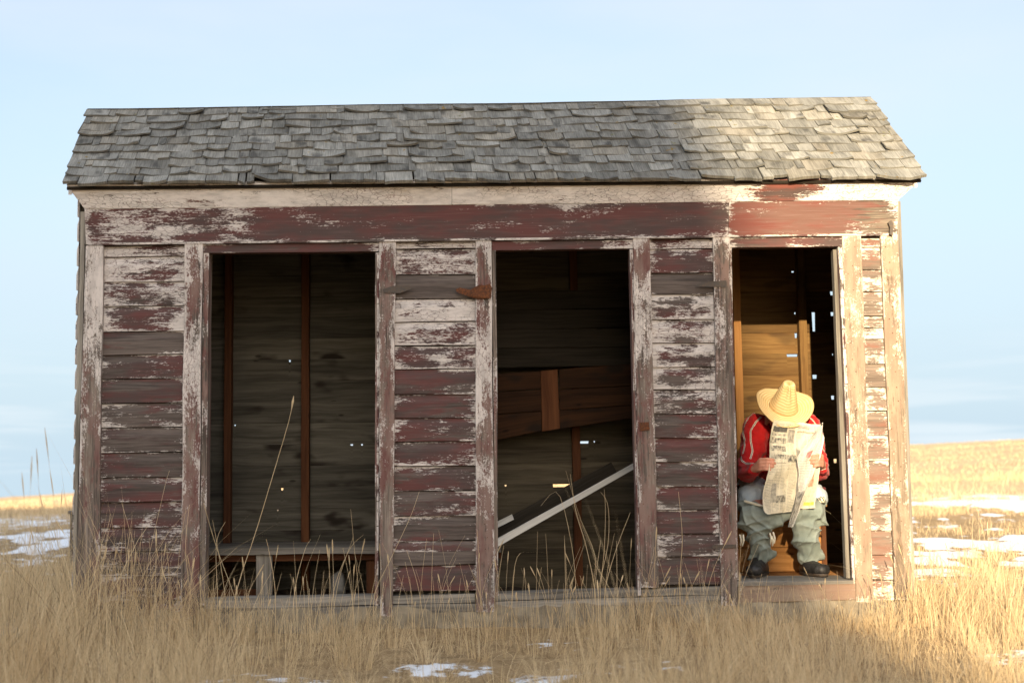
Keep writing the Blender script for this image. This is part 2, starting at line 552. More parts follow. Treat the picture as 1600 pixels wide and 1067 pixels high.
def build_ground():
    ang = np.concatenate([np.linspace(-30, 30, 420), np.linspace(31, 329, 110)])
    ang = np.radians(ang)
    rad = [.25]
    while rad[-1] < 4200:
        rad.append(rad[-1] * (1.0115 if rad[-1] < 45 and rad[-1] > 3.5 else 1.05))
    rad = np.array(rad)
    A, R_ = np.meshgrid(ang, rad, indexing='ij')
    X, Y = np.sin(A) * R_, -7.6 + np.cos(A) * R_
    S = snowmask(X, Y)
    Z = terrain(X, Y) + S * .035
    na, nr = A.shape
    verts = np.stack([X, Y, Z], -1).reshape(-1, 3)
    i, j = np.meshgrid(np.arange(na), np.arange(nr - 1), indexing='ij')
    i2 = (i + 1) % na
    quads = np.stack([i * nr + j, i * nr + j + 1, i2 * nr + j + 1, i2 * nr + j], -1).reshape(-1, 4)
    me = bpy.data.meshes.new('ground')
    me.vertices.add(len(verts) + 1)
    cz = float(terrain(0, -7.6))
    me.vertices.foreach_set('co', np.concatenate([verts, [[0, -7.6, cz]]]).ravel())
    tri = [[len(verts), k * nr, ((k + 1) % na) * nr] for k in range(na)]
    loops = np.concatenate([quads.ravel(), np.array(tri).ravel()])
    me.loops.add(len(loops))
    me.loops.foreach_set('vertex_index', loops)
    st = np.concatenate([np.arange(len(quads)) * 4, len(quads) * 4 + np.arange(na) * 3])
    me.polygons.add(len(st))
    me.polygons.foreach_set('loop_start', st)
    me.polygons.foreach_set('use_smooth', np.ones(len(st), bool))
    a = me.attributes.new('snow', 'FLOAT', 'POINT')
    a.data.foreach_set('value', np.append(S.ravel(), 0.0))
    me.update()
    me.validate()
    if me.polygons[0].normal.z < 0:
        me.flip_normals()
    m = NT('prairie_soil_and_snow', .95, .1)
    pos = m.n('NewGeometry', 0)
    sn = m.n('Attribute', 2, props={'attribute_name': 'snow'})
    d = m.vmath('SUBTRACT', pos, (0, -7.6, 0))
    dist = m.n('VectorMath', 1, props={'operation': 'LENGTH'})
    m.t.links.new(d, dist.node.inputs[0])
    n1 = m.noise(pos, 7, 8, .7)
    n2 = m.noise(pos, 1.1, 5, .6)
    soil = m.mix(m.rng(n1, .3, .7), (.20, .135, .07), (.42, .30, .165))
    soil = m.mix(m.rng(n2, .35, .65), soil, m.mix(.5, soil, (.33, .225, .115)))
    # pale stubble on the far slope: long drill rows and patches
    rows = m.noise(m.sc(pos, .02, .35, 1), 1, 6, .7)
    pat = m.noise(m.sc(pos, .03, .05, 1), 1, 5, .6)
    fld = m.mix(m.rng(rows, .3, .7), (.50, .345, .20), (.61, .445, .275))
    fld = m.mix(m.rng(pat, .5, .7, 0, .45), fld, (.46, .32, .19))
    fld = m.mix(m.rng(m.noise(m.sc(pos, .6, .9, 1), 1, 6, .75), .3, .75, 0, .28), fld, (.50, .36, .20))
    c = m.mix(m.rng(dist, 18, 30), soil, fld)
    sm = m.rng(m.math('ADD', sn, m.math('MULTIPLY', m.math('SUBTRACT', n1, .5), 2.3)), .42, .58)
    c = m.mix(sm, c, (.78, .80, .83))
    m.put(m.b.inputs['Base Color'], c)
    m.put(m.b.inputs['Roughness'], m.rng(sm, 0, 1, .95, .7, False))
    m.bump(m.math('ADD', n1, m.math('MULTIPLY', sm, .4)), .03, .6)
    o = link('ground', me, m.mat, center=False)
    tag(o, 'dry prairie ground with patches of melting snow rising to a pale stubble field', kind='structure')
build_ground()

# ------------------------------------------------------------------ unseen blocker added behind the camera: shades the shed, hides low sky
def build_shade_blocker():
    dist = 46.0
    back = Vector((sun_dir.x, sun_dir.y, 0)).normalized() * dist
    up = dist * math.tan(SUN_EL)
    root = empty('shade_blocker', (back.x - 6.0, back.y, 0))
    tag(root, 'unseen added shade-casting barn standing far behind the photographer', 'blocker')
    # right edge follows the shadow edge: (x on the shed front, z on the shed front)
    edge = [(2.35, -up), (1.62, -.35), (1.47, .35), (1.30, 1.5), (1.05, 2.5), (.86, 3.4), (.3, 6.0)]
    rt = [(back.x + x, up + z) for x, z in edge]
    lf = [(back.x - 12.5 - .1 * k, z) for k, (x, z) in enumerate(rt)]
    v, f = [], []
    for k in range(len(rt)):
        x1, z = rt[k]
        x0 = -52.0 + back.x - .35 * (len(rt) - k)
        for yy in (0, -7.0):
            v += [(x0, back.y + yy, z - .02), (x1, back.y + yy, z - .02)]
    for k in range(len(rt) - 1):
        a, b = k * 4, k * 4 + 4
        f += [[a, a + 1, b + 1, b], [a + 3, a + 2, b + 2, b + 3], [a + 1, a + 3, b + 3, b + 1], [a + 2, a, b, b + 2]]
    m = MB()
    m.add(v, f)
    m.build('wall', M['old_wood'], root)
    k = (len(rt) - 1) * 4
    rx0, rx1, zt = v[k][0], v[k + 1][0], v[k][2]
    m = MB()
    ym = back.y - 3.5
    rv = [(rx0 - .3, back.y + .3, zt), (rx1 + .1, back.y + .3, zt), (rx1 + .1, back.y - 7.3, zt), (rx0 - .3, back.y - 7.3, zt), (rx0 - .3, ym, zt + 2.2), (rx1 - .4, ym, zt + 2.2)]
    m.add(rv, [[0, 1, 5, 4], [2, 3, 4, 5], [1, 2, 5], [3, 0, 4], [3, 2, 1, 0]])
    m.build('roof', M['shingle'], root)
build_shade_blocker()

# ------------------------------------------------------------------ the shed
SHED_X0, SHED_X1, DEPTH = -2.32, 2.44, 1.2
shed = empty('shed', (0.05, 0.6, 0))
tag(shed, 'long old wooden shed with peeling red and white paint, three open doorways and shingled roof', 'shed')

front = empty('front_wall', (0.05, 0, 0), shed)
def T(w, r, l=1.0):
    return (w, r, l)

# siding: x-left top, x-left bottom, x-right top, x-right bottom, course lines, white share of each course
def siding(xlt, xlb, xrt, xrb, lines, slope, whites, reds, mat='paint'):
    y0, y1 = lines[0], lines[-1]
    for k in range(len(lines) - 1):
        ya, yb = lines[k], lines[k + 1]
        fa, fb = (ya - y0) / (y1 - y0), (yb - y0) / (y1 - y0)
        L0, L1 = xlt + (xlb - xlt) * fa, xlt + (xlb - xlt) * fb
        R0, R1 = xrt + (xrb - xrt) * fa, xrt + (xrb - xrt) * fb
        s = slope * (xrt - xlt) / 2
        fl = .3
        e = 4                                                     # tucked behind the posts
        gap = .5
        fboard('siding_board', M[mat], front, L0 - e, R0 + e, R1 + e, L1 - e, ya + s + gap, ya - s + gap, yb - s - gap, yb + s - gap,
               th=.018, prof=DROP, wob=.0045, off=random.uniform(-.001, .004), seg=10, tone=T(whites[k], reds[k], random.uniform(.82, 1)))
siding(163, 152, 290, 285, [384, 401, 440, 478, 518, 554, 592, 630, 668, 707, 746, 784, 824, 862, 900, 938, 975], .016,
       [.74, .66, .64, .56, .02, .30, .10, .24, .22, .18, .22, .24, .26, .30, .36, .36],
       [.6, .75, .75, .7, .22, .62, .58, .45, .4, .42, .6, .6, .55, .62, .6, .6])
siding(619, 614, 743, 743, [377, 389, 429, 467, 503, 540, 577, 616, 653, 690, 728, 767, 806, 845, 862], .012,
       [.62, .64, .10, .68, .58, .44, .22, .2, .24, .26, .24, .26, .16, .2],
       [.8, .8, .06, .7, .75, .7, .72, .66, .62, .66, .6, .55, .35, .75])
siding(1015, 1029, 1112, 1124, [374, 389, 426, 460, 499, 536, 573, 609, 647, 684, 721, 760, 796, 834, 869, 913], .009,
       [.45, .32, .1, .72, .68, .48, .5, .5, .26, .22, .18, .2, .2, .16, .12, .5],
       [.75, .85, .25, .6, .6, .6, .6, .6, .5, .55, .5, .55, .5, .4, .35, .75])
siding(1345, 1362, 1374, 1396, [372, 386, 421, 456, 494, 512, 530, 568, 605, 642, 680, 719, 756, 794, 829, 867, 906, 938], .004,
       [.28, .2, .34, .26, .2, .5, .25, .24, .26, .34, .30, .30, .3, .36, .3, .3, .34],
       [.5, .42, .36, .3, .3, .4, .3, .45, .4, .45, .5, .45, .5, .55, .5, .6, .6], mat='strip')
# broken lower courses of the middle panel
fboard('siding_board', M['paint'], front, 604, 748, 762, 597, 862, 860, 880, 884, th=.02, wob=.01, off=.006, tone=T(.05, .05), seg=14)
fboard('siding_board', M['paint'], front, 612, 748, 746, 600, 885, 882, 921, 924, th=.018, wob=.005, off=.002, prof=DROP, tone=lambda u: T(.12, .1 if u < .14 else .8), seg=14)
# lower strip left, covered by grass
def post(xlt, xrt, xrb, xlb, yt, yb, w, r, off=.024, name='post_board', mat='paint_post', l=.95, yt2=None):
    wf = (lambda u: T(w(u), r(u) if callable(r) else r, l)) if callable(w) else T(w, r, l)
    return fboard(name, M[mat], front, xlt, xrt, xrb, xlb, yt, yt2 or yt, yb, yb, th=.03, vertical=True, off=off, wob=.005, seg=24, tone=wf)

def lerpw(*kv):
    xs, ys = [k for k, _ in kv], [v for _, v in kv]
    return lambda u: float(np.interp(u, xs, ys))

post(135.5, 163, 155, 118, 385, 985, lerpw((0, .1), (.3, .12), (.55, .30), (.7, .66), (1, .82)), lerpw((0, .62), (1, .5)))
post(290, 317.5, 311, 283, 382, 990, lerpw((0, .3), (.2, .2), (.35, .42), (.5, .52), (.6, .84), (.78, .8), (.84, .35), (1, .5)), lerpw((0, .5), (.4, .75), (1, .72)))
post(592.5, 619, 614, 594, 377, 962, lerpw((0, .1), (.4, .26), (.8, .3), (1, .62)), lerpw((0, .6), (1, .78)))
post(743, 768, 773, 744, 376, 955, lerpw((0, .25), (.25, .3), (.45, .62), (.7, .82), (.85, .55), (1, .42)), lerpw((0, .7), (1, .7)))
post(988.5, 1014, 1029, 1000, 373, 917, lerpw((0, .15), (.4, .28), (.62, .38), (.75, .74), (.86, .86), (.9, .3), (1, .3)), lerpw((0, .28), (.5, .45), (1, .72)))
post(1113, 1140, 1152, 1126, 371, 945, lerpw((0, .3), (.2, .16), (.45, .36), (.6, .5), (.8, .62), (.9, .4), (1, .5)), lerpw((0, .25), (.5, .45), (1, .5)))
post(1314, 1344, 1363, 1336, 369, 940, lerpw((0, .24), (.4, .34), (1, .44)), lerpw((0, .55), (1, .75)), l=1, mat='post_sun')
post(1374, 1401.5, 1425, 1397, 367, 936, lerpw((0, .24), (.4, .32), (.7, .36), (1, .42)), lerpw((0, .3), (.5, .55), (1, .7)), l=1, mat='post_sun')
# thin edge trims of the corner posts
fboard('edge_trim', M['old_wood'], front, 126, 134.5, 117, 112, 331, 331, 960, 960, th=.03, vertical=True, off=.004, wob=.004, seg=20)
fboard('edge_trim', M['old_wood'], front, 1400.5, 1406.5, 1430, 1423.5, 315, 315, 934, 934, th=.03, vertical=True, off=.006, wob=.003, seg=20)
# frieze
def frieze_tone(u):
    w = float(np.interp(u, [0, .02, .1, .15, .19, .22, .29, .31, .55, .62, .65, .8, 1], [.5, .62, .62, .45, .62, .28, .3, .2, .22, .38, .22, .2, .22]))
    r = float(np.interp(u, [0, .3, .62, .7, .76, .8, .93, .97, 1], [.78, .98, .95, .82, .92, .92, .88, .4, .25]))
    return T(w, r)
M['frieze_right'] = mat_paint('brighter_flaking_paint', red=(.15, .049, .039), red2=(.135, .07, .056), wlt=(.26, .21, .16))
fboard('frieze_board', M['paint'], front, 134, 1137.6, 1136, 136, 327, 316.0, 370.3, 383, th=.03, off=.024, wob=.004, seg=48, tone=lambda u: frieze_tone(u * .79))
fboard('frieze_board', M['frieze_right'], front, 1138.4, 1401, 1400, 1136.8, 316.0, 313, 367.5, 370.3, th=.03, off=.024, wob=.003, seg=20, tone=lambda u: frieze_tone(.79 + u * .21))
fboard('frieze_cap', M['paint'], front, 140, 1392, 1391, 140, 381.2, 366, 369, 384.4, th=.04, off=.030, wob=.003, seg=40, tone=lambda u: T(.72 if int(u * 37) % 3 else .3, .6))
M['dark_fill'] = mat_simple('dark_cavity_board', (.03, .024, .02), .95)
# backing studs inside the front wall (joined to the boards from within)
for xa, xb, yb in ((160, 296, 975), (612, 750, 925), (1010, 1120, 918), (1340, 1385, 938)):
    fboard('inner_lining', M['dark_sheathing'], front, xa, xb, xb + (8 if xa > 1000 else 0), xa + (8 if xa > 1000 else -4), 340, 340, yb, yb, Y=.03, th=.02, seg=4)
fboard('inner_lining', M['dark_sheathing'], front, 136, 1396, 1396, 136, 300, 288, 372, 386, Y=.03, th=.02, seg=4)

# door frames
def door_frame(xl, xlb, xr, xrb, yt, yh, yb, jl, jr, tones):
    root = empty('door_frame', P((xl + xr) / 2, yb, 0.02), shed)
    fboard('header_trim', M['paint'], root, xl - jl, xr + jr, xr + jr, xl - jl, yt + 1.5, yt - 1.0, yh - 1.5, yh + 1.5, th=.06, off=.012, seg=20, wob=.003, tone=tones[0])
    # jambs reach back through the wall
    for (a0, a1, b0, b1, t) in ((xl - jl, xl, xlb - jl, xlb, tones[1]), (xr, xr + jr, xrb, xrb + jr, tones[2])):
        tl, tr, br, bl = P(a0, yh, 0), P(a1, yh, 0), P(b1, yb, 0), P(b0, yb, 0)
        board('jamb', M['paint_post'] if t[0] < 2 else M['old_wood'], root, br, tr, tl, bl, .095, off=.010, seg=16, wob=.004, tone=(t[0] % 2, t[1], t[2]))
    return root
d1 = door_frame(327, 321, 586.5, 586, 381, 395, 945, 8.5, 5.5, (T(.12, .95), T(.2, .5), T(.2, .55)))
d2 = door_frame(775, 779, 984, 997, 376.5, 390, 930, 6, 4.5, (T(.2, .95), T(.15, .35), T(.24, .75)))
d3 = door_frame(1143, 1154, 1309, 1332, 371, 386.5, 905, 4, 5.5, (T(.16, .75), T(.3, .7), T(.32, .6)))
# stop strip inside the right jamb of the third doorway
fboard('door_stop', M['old_wood'], d3, 1301.5, 1308, 1329, 1322, 390, 390, 903, 903, Y=.03, th=.05, vertical=True, wob=.004, seg=16)
fboard('door_stop', M['old_wood'], d1, 326.5, 329.5, 322.5, 320, 400, 400, 940, 940, Y=.06, th=.03, vertical=True, wob=.003, seg=12)
# patched strip of short pieces on the outer face of that jamb
yy = [388, 421, 466, 494, 515, 545, 600, 640, 680, 716, 780, 820, 866, 903]
for k in range(len(yy) - 1):
    s = (yy[k] - 388) / (903 - 388)
    s2 = (yy[k + 1] - 388) / (903 - 388)
    x0, x1 = 1309.5 + 21.5 * s, 1309.5 + 21.5 * s2
    fboard('jamb_patch', M['paint'], d3, x0, x0 + 5.5, x1 + 5.5, x1, yy[k] + .8, yy[k] + .8, yy[k + 1] - .8, yy[k + 1] - .8, th=.02, vertical=True, off=.013 + .004 * (k % 2), wob=.003, seg=4,
           tone=T(random.choice((.1, .3, .6)), random.choice((.3, .8, .6))))
    # the same ladder of siding ends shows beside doorways one and two
for (xa, xb, xat, root) in ((589.5, 588.5, 592, d1), (986.5, 999, 989, d2)):
    for k in range(13):
        y0, y1 = 398 + k * 38.5, 398 + (k + 1) * 38.5
        s, s2 = k / 13, (k + 1) / 13
        x0, x1 = xa + (xb - xa) * s, xa + (xb - xa) * s2
        fboard('jamb_patch', M['paint'], root, x0, x0 + 3.0, x1 + 3.0, x1, y0 + .7, y0 + .7, y1 - .7, y1 - .7, th=.02, vertical=True, off=.012 + .003 * (k % 2), wob=.002, seg=3, tone=T(.3, .75))

# sills
sill = empty('sill', (0, 0, .08), shed)
fboard('sill_board', M['old_wood'], sill, 320, 742, 742, 320, 936, 927, 941, 951, th=.14, off=.004, seg=20, wob=.006)
fboard('sill_board', M['old_wood'], sill, 318, 742, 742, 318, 952, 942, 955, 968, th=.13, off=.008, seg=20, wob=.006)
fboard('sill_board', M['old_wood'], sill, 774, 1126, 1128, 774, 927, 916, 928, 938, th=.14, off=.004, seg=20, wob=.005)
fboard('sill_board', M['old_wood'], sill, 774, 1127, 1128, 774, 939, 929, 942, 951, th=.13, off=.008, seg=20, wob=.005)
fboard('sill_board', M['old_wood'], sill, 118, 320, 318, 116, 958, 950, 985, 992, th=.12, off=-.004, seg=8)
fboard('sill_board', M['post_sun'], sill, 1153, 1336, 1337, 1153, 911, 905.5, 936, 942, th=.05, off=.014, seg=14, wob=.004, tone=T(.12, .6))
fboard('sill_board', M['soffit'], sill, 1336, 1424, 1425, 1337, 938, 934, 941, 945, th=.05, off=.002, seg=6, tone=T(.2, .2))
# tread of the third doorway with broken edge
z3 = P(1240, 906, 0).z
m = MB()
plank(m, (P(1150, 906).x, -.02, z3 - .004), (P(1332, 906).x, -.02, z3 - .002), (P(1330, 906).x, .30, z3), (P(1150, 906).x, .30, z3), .022, out=(0, 0, 1), seg=14, wob=.008)
m.build('tread', M['old_wood'], sill)

# floor of the third stall
FLOOR = z3
fl = empty('stall_floor', (1.85, .6, FLOOR - .03), shed)
xx = np.linspace(1.28, 2.42, 9)
for k in range(8):
    board('floor_board', M['plywood'], fl, (xx[k] + .002, .3, FLOOR - .003), (xx[k] + .002, 1.19, FLOOR - .003), (xx[k + 1] - .002, 1.19, FLOOR - .003), (xx[k + 1] - .002, .3, FLOOR - .003), .02, out=(0, 0, 1), seg=3)

# foundation
m = MB()
fv, ff = [], []
NXF = 70
for i in range(NXF + 1):
    x = -2.3 + (4.74) * i / NXF
    for (y, z) in ((-.0, .135), (-.03, .06), (-.05, -.02), (-.06, -.12)):
        nz = mnoise.noise((x * 5, y * 9, z * 14)) * .03 + mnoise.noise((x * 17, y * 9, z * 40)) * .012
        bul = .05 * math.exp(-((x - 2.2) / .16) ** 2) + .03 * math.exp(-((x - 1.6) / .3) ** 2)
        fv.append((x, y + nz - bul * (z < .08), z + nz * .3))
for i in range(NXF):
    for k in range(3):
        a = i * 4 + k
        ff.append([a, a + 1, a + 5, a + 4])
m.add(fv, ff)
m.build('foundation', M['concrete'], shed, True)

# back wall, with the chinks of daylight cut out of its boards
backw = empty('back_wall', (0.05, DEPTH, 0), shed)
def px_on(px, py, Y):
    p = P(px, py, Y)
    return p.x, p.z
# (px, py, half width m, height m)
chinks = [(452, 567, .008, .010), (366, 662, .006, .008), (440, 758, .010, .016), (549, 687, .012, .007), (565, 686, .008, .006), (433, 788, .006, .006),
          (879, 745, .062, .014), (913, 679, .028, .010), (929, 679, .006, .006), (790, 747, .008, .008),
          (1240, 428.5, .014, .010), (1243, 491, .006, .012), (1244, 501, .007, .012), (1245, 524, .008, .026), (1239, 553.5, .036, .011), (1272, 482, .010, .125), (1274, 575, .014, .02),
          (1301.5, 466, .010, .021), (1302, 497, .010, .021), (1303, 565, .006, .012), (1303, 631, .010, .021), (1307, 727, .010, .021)]
zb0, pitch = .06, .1418
nb = 22
ch = []
for (px, py, hw, hh) in chinks:
    x, z = px_on(px, py, DEPTH - .02)
    if hw < .02 and hh < .02:
        hw, hh = hw * .6, hh * .55
    ch.append((x, z, hw, hh))
offz = (P(500, 594, DEPTH).z - zb0) % pitch          # course lines seen in the first stall
lines = [zb0 - pitch + offz + pitch * k for k in range(nb)]
lines = [z for z in lines if z < 2.62]
xs_break = [SHED_X0, -.25, 1.13, SHED_X1]
for k in range(len(lines) - 1):
    for q in range(3):
        xa, xb = xs_break[q], xs_break[q + 1]
        z0, z1 = lines[k] - .004, lines[k + 1] - .004
        cs = [(x, hw, hh) for (x, z, hw, hh) in ch if xa < x < xb and z0 + pitch * .5 < z + pitch * .0 <= z1 + pitch * .5]
        L = xb - xa
        us = set(i / 8 for i in range(9))
        spans = []
        for (x, hw, hh) in cs:
            u0, u1 = (x - hw - xa) / L, (x + hw - xa) / L
            us |= {u0, u1, u0 - .002, u1 + .002, (u0 + u1) / 2}
            spans.append((u0, u1, hh))
        def cut(u, spans=spans):
            for (u0, u1, hh) in spans:
                if u0 - 1e-6 <= u <= u1 + 1e-6:
                    return hh + .012
            return 0.0
        mat = (M['inner_stained'], M['inner_shaded'], M['inner'])[q]
        board('back_board', mat, backw, (xa, DEPTH, z0), (xb, DEPTH, z0), (xb, DEPTH, z1 + .006), (xa, DEPTH, z1 + .006), .02, seg=8, off=(k % 2) * .0025,
              prof=[(0, .005), (.035, 0), (.56, 0), (.965, 0), (1, .005)], wob=.0015, us=us, cut=cut if spans else None)
# studs on the back wall
def stud(px0, px1, y0, y1, mat='stud', name='stud', dep=.07, Y=None):
    a, b = P(px0, 600, DEPTH - dep).x, P(px1, 600, DEPTH - dep).x
    z0, z1 = y0, y1
    board(name, M[mat], backw, (b, DEPTH - dep, z0), (b, DEPTH - dep, z1), (a, DEPTH - dep, z1), (a, DEPTH - dep, z0), dep - .002, seg=16, wob=.005)
stud(350, 361, .12, 2.5, 'stud')
stud(470.5, 483, .12, 2.5, 'stud')
stud(893, 905, .12, 2.5, 'stud')
stud(1149, 1161, .12, 2.5, 'plywood')
stud(1252, 1264, .12, 2.5, 'inner')
# outside of the back wall stays tight except at the chinks; side walls
def side_wall(X, sgn, slots):
    root = empty('side_wall', (X, .6, 0), shed)
    z = .06
    k = 0
    while z < 2.55:
        z1 = z + pitch
        us = set(i / 6 for i in range(7))
        sp = []
        for (y, zz, hw, hh) in slots:
            if z + pitch * .5 < zz <= z1 + pitch * .5:
                u0, u1 = (y - hw - .02) / (DEPTH - .0), (y + hw - .02) / (DEPTH - .0)
                us |= {u0, u1, u0 - .003, u1 + .003}
                sp.append((u0, u1, hh))
        cut = (lambda u, sp=sp: next((hh + .012 for u0, u1, hh in sp if u0 - 1e-6 <= u <= u1 + 1e-6), 0.0)) if sp else None
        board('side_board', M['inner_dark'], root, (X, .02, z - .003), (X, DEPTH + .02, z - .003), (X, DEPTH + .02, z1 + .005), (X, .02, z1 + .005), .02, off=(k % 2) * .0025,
              out=(-sgn, 0, 0), prof=[(0, .002), (.02, 0), (.56, 0), (.98, 0), (1, .002)], wob=.0012, us=us, cut=cut)
        z = z1
        k += 1
    # painted cladding outside
    Xo = X + sgn * .0215
    for q in range(17):
        za, zb = .10 + q * .1435, .10 + (q + 1) * .1435 - .002
        board("siding_board", M["paint"], root, (Xo, .01, za), (Xo, DEPTH + .02, za), (Xo, DEPTH + .02, zb), (Xo, .01, zb), .012, out=(sgn, 0, 0), off=.0125, prof=DROP, wob=.002, seg=6, tone=T(.25 + .02 * q, .55))
    # gable triangle
    m = MB()
    x2 = X + sgn * .02
    tri = [(X, .0, z), (X, DEPTH + .02, z), (X, .6, 3.16), (x2, .0, z), (x2, DEPTH + .02, z), (x2, .6, 3.16)]
    m.add(tri, [[0, 1, 2], [5, 4, 3], [0, 2, 5, 3], [1, 4, 5, 2], [0, 3, 4, 1]])
    m.build('gable_board', M['paint'], root)
def slot_on(px, py):
    d = ray(px, py)
    t = (2.42 - CAM.x) / d.x
    p = CAM + d * t
    return p.y, p.z
side_wall(SHED_X0, -1, [])
side_wall(2.42, 1, [])
# partitions between the stalls
for X in (-.26, 1.12):
    root = empty('partition', (X, .6, 0), shed)
    for k in range(7):
        y0, y1 = .06 + k * .158, .06 + (k + 1) * .158 - .003
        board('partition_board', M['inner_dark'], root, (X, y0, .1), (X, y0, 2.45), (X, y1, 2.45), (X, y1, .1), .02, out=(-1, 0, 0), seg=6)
# a vertical split in the back wall boards beside the third stall's stud, seen as a bright slit
# ------------------------------------------------------------------ cornice
cornice = empty('cornice', (0.05, -.07, 2.43), shed)
so = -.082
A0, A1 = P(133, 327.5, -.026), P(706, 321, -.026)
B0, B1 = P(104, 289.5, so), P(706, 284, so)
C1, D1 = P(1403, 313, -.026), P(1440, 279.5, so)
on = Vector((0, -.70, -.71))
def sof_tone_r(u):
    x = 706 + u * (1440 - 706)
    w = float(np.interp(x, [706, 1150, 1185, 1205, 1265, 1290, 1310, 1440], [1.15, 1.1, .78, .3, .3, .7, .92, 1.0]))
    r = float(np.interp(x, [706, 1170, 1210, 1260, 1310, 1440], [.5, .5, .95, .95, .6, .5]))
    return T(w, r)
board('soffit_board', M['soffit'], cornice, A0, A1 - Vector((.001, 0, 0)), B1 - Vector((.001, 0, 0)), B0, .022, out=on, seg=40, wob=.002, tone=T(1.12, .5))
board('soffit_board', M['soffit'], cornice, A1 + Vector((.001, 0, 0)), C1, D1, B1 + Vector((.001, 0, 0)), .022, out=on, seg=60, wob=.002, tone=sof_tone_r)
# mitred returns along the gables
yb = DEPTH + .17
board('soffit_board', M['soffit'], cornice, A0 + Vector((0, 1.25, 0)), A0, B0, Vector((B0.x, yb, B0.z)), .02, out=(-.8, 0, -.6), seg=8, tone=T(.4, .3, .5))
board('soffit_board', M['soffit'], cornice, C1, C1 + Vector((0, 1.25, 0)), Vector((D1.x, yb, D1.z)), D1, .02, out=(.8, 0, -.6), seg=8, tone=T(.5, .6, .9))
board('soffit_board', M['soffit'], cornice, Vector((C1.x, DEPTH + .05, C1.z)), Vector((A0.x, DEPTH + .05, A0.z)), Vector((B0.x, yb, B0.z)), Vector((D1.x, yb, D1.z)), .02, out=(0, .7, -.71), seg=8, tone=T(.9, .5))

# ------------------------------------------------------------------ roof
EY, EZ = so - .03, P(700, 284.5, so - .03).z
RY, RZ = .6, 3.205
EX0, EX1 = P(99, 287, EY).x, P(1446, 276, EY).x
roof = empty('roof', (0.05, .6, 2.6), shed)
sv = Vector((0, RY - EY, RZ - EZ))
SL = sv.length
sv.normalize()
nv = Vector((0, -sv.z, sv.y))
def slope_pt(x, s, h):
    sag = .012 * mnoise.noise((x * .6, s * .8, 2.0)) + .008 * mnoise.noise((x * 1.7, s * 1.3, 8.0))
    p = Vector((x, EY, EZ)) + sv * s + nv * (h + sag)
    p.x -= .082 * (s / SL)                        # the old frame has racked, the ridge sits to the left
    # the ridge climbs a little to the right
    p.z += .018 * (x / 2.5) * (s / SL)
    return p
def slope_back(x, s, h):
    p = slope_pt(x, s, h)
    return Vector((p.x, 2 * RY - p.y, p.z))
m = MB()
dk = []
for (y, z) in ((EY + .02, EZ - .012), (RY, RZ - .03), (2 * RY - EY - .02, EZ - .012), (2 * RY - EY - .02, EZ - .03), (RY, RZ - .05), (EY + .03, EZ - .022)):
    sk = -.082 * (1 - abs(y - RY) / (RY - EY))
    dk += [(EX0 + .015 + sk, y, z), (EX1 - .015 + sk, y, z)]
ff = [[0, 1, 3, 2], [2, 3, 5, 4], [4, 5, 7, 6], [6, 7, 9, 8], [8, 9, 11, 10], [10, 11, 1, 0], [0, 2, 4, 6, 8, 10], [11, 9, 7, 5, 3, 1]]
m.add(dk, ff, uvs=[(v[0], v[1]) for v in dk])
m.build('sheathing', M['dark_sheathing'], roof)

def make_shingle(mb, x0, x1, s0, row, length, pt, seed):
    """one shingle: butt at s0 up the slope, curled and cupped"""
    w = x1 - x0
    rs = random.Random(int(seed * 1e6))
    thick = rs.uniform(.010, .015)
    big = w > .10
    if row == 0 and pt is slope_pt:
        thick = .018
    cup = rs.choice((0, .002, .003, .004, .006, .009, -.003, -.005)) * (1 if big else .4) * min(1.6, w / .13)
    lift = rs.choice((0, .001, .002, .003, .004, .006, .009, .013)) * (1 if big else .6)
    tw = rs.uniform(-.010, .010) * (1 if big else .5)
    ds = rs.uniform(-.012, .014) if rs.random() < .7 else rs.uniform(-.03, .045)
    tl = rs.uniform(-.006, .006) if rs.random() < .8 else rs.uniform(-.02, .02)
    rag = rs.random() < .5
    nx = max(2, min(6, int(w / .028)))
    vs, uv, tn, fs = [], [], [], []
    tvals = (0, .05, .13, length)
    for j, t in enumerate(tvals):
        for i in range(nx + 1):
            a = i / nx
            cx = 2 * a - 1
            dec = math.exp(-t / .05)
            h = .0165 * (1 - t / length) + .003 + dec * (cup * cx * cx + lift + tw * cx)
            s = s0 + t + (ds * .6 + tl * cx * .7) * (1 if j < 2 else 0)
            if j == 0:
                s += abs(cup) * .7 * cx * cx + (rs.uniform(-.008, .004) if rag else rs.uniform(-.0015, .0015))
            s = min(s, SL + .012)
            vs.append(pt(x0 + w * a, s, h))
            uv.append((t + row * .7, a * w))
            tn.append((0, 0, seed, 1))
    nt = nx + 1
    J = len(tvals)
    for j in (0, J - 1):
        for i in range(nt):
            p = vs[j * nt + i]
            t = tvals[j]
            q = pt(x0 + w * i / nx, min(s0 + t, SL + .01), 0)
            off = (vs[j * nt + i] - (nv * thick if pt is slope_pt else Vector((0, -nv.y, nv.z)) * thick)) if j == 0 else q
            vs.append(off)
            uv.append((t + .02, w * i / nx))
            tn.append((0, 0, seed, 1))
    B0 = J * nt
    B1 = B0 + nt
    for j in range(J - 1):
        for i in range(nx):
            fs.append([j * nt + i, j * nt + i + 1, (j + 1) * nt + i + 1, (j + 1) * nt + i])
    for i in range(nx):
        fs.append([B0 + i, B0 + i + 1, i + 1, i])
        fs.append([B0 + i + 1, B0 + i, B1 + i, B1 + i + 1])
    fs.append([B0, 0] + [j * nt for j in range(1, J)] + [B1])
    fs.append([B1 + nx] + [j * nt + nx for j in range(J - 1, -1, -1)] + [B0 + nx])
    if pt is slope_back:
        fs = [f[::-1] for f in fs]
    mb.add(vs, fs, uv, None, tn)

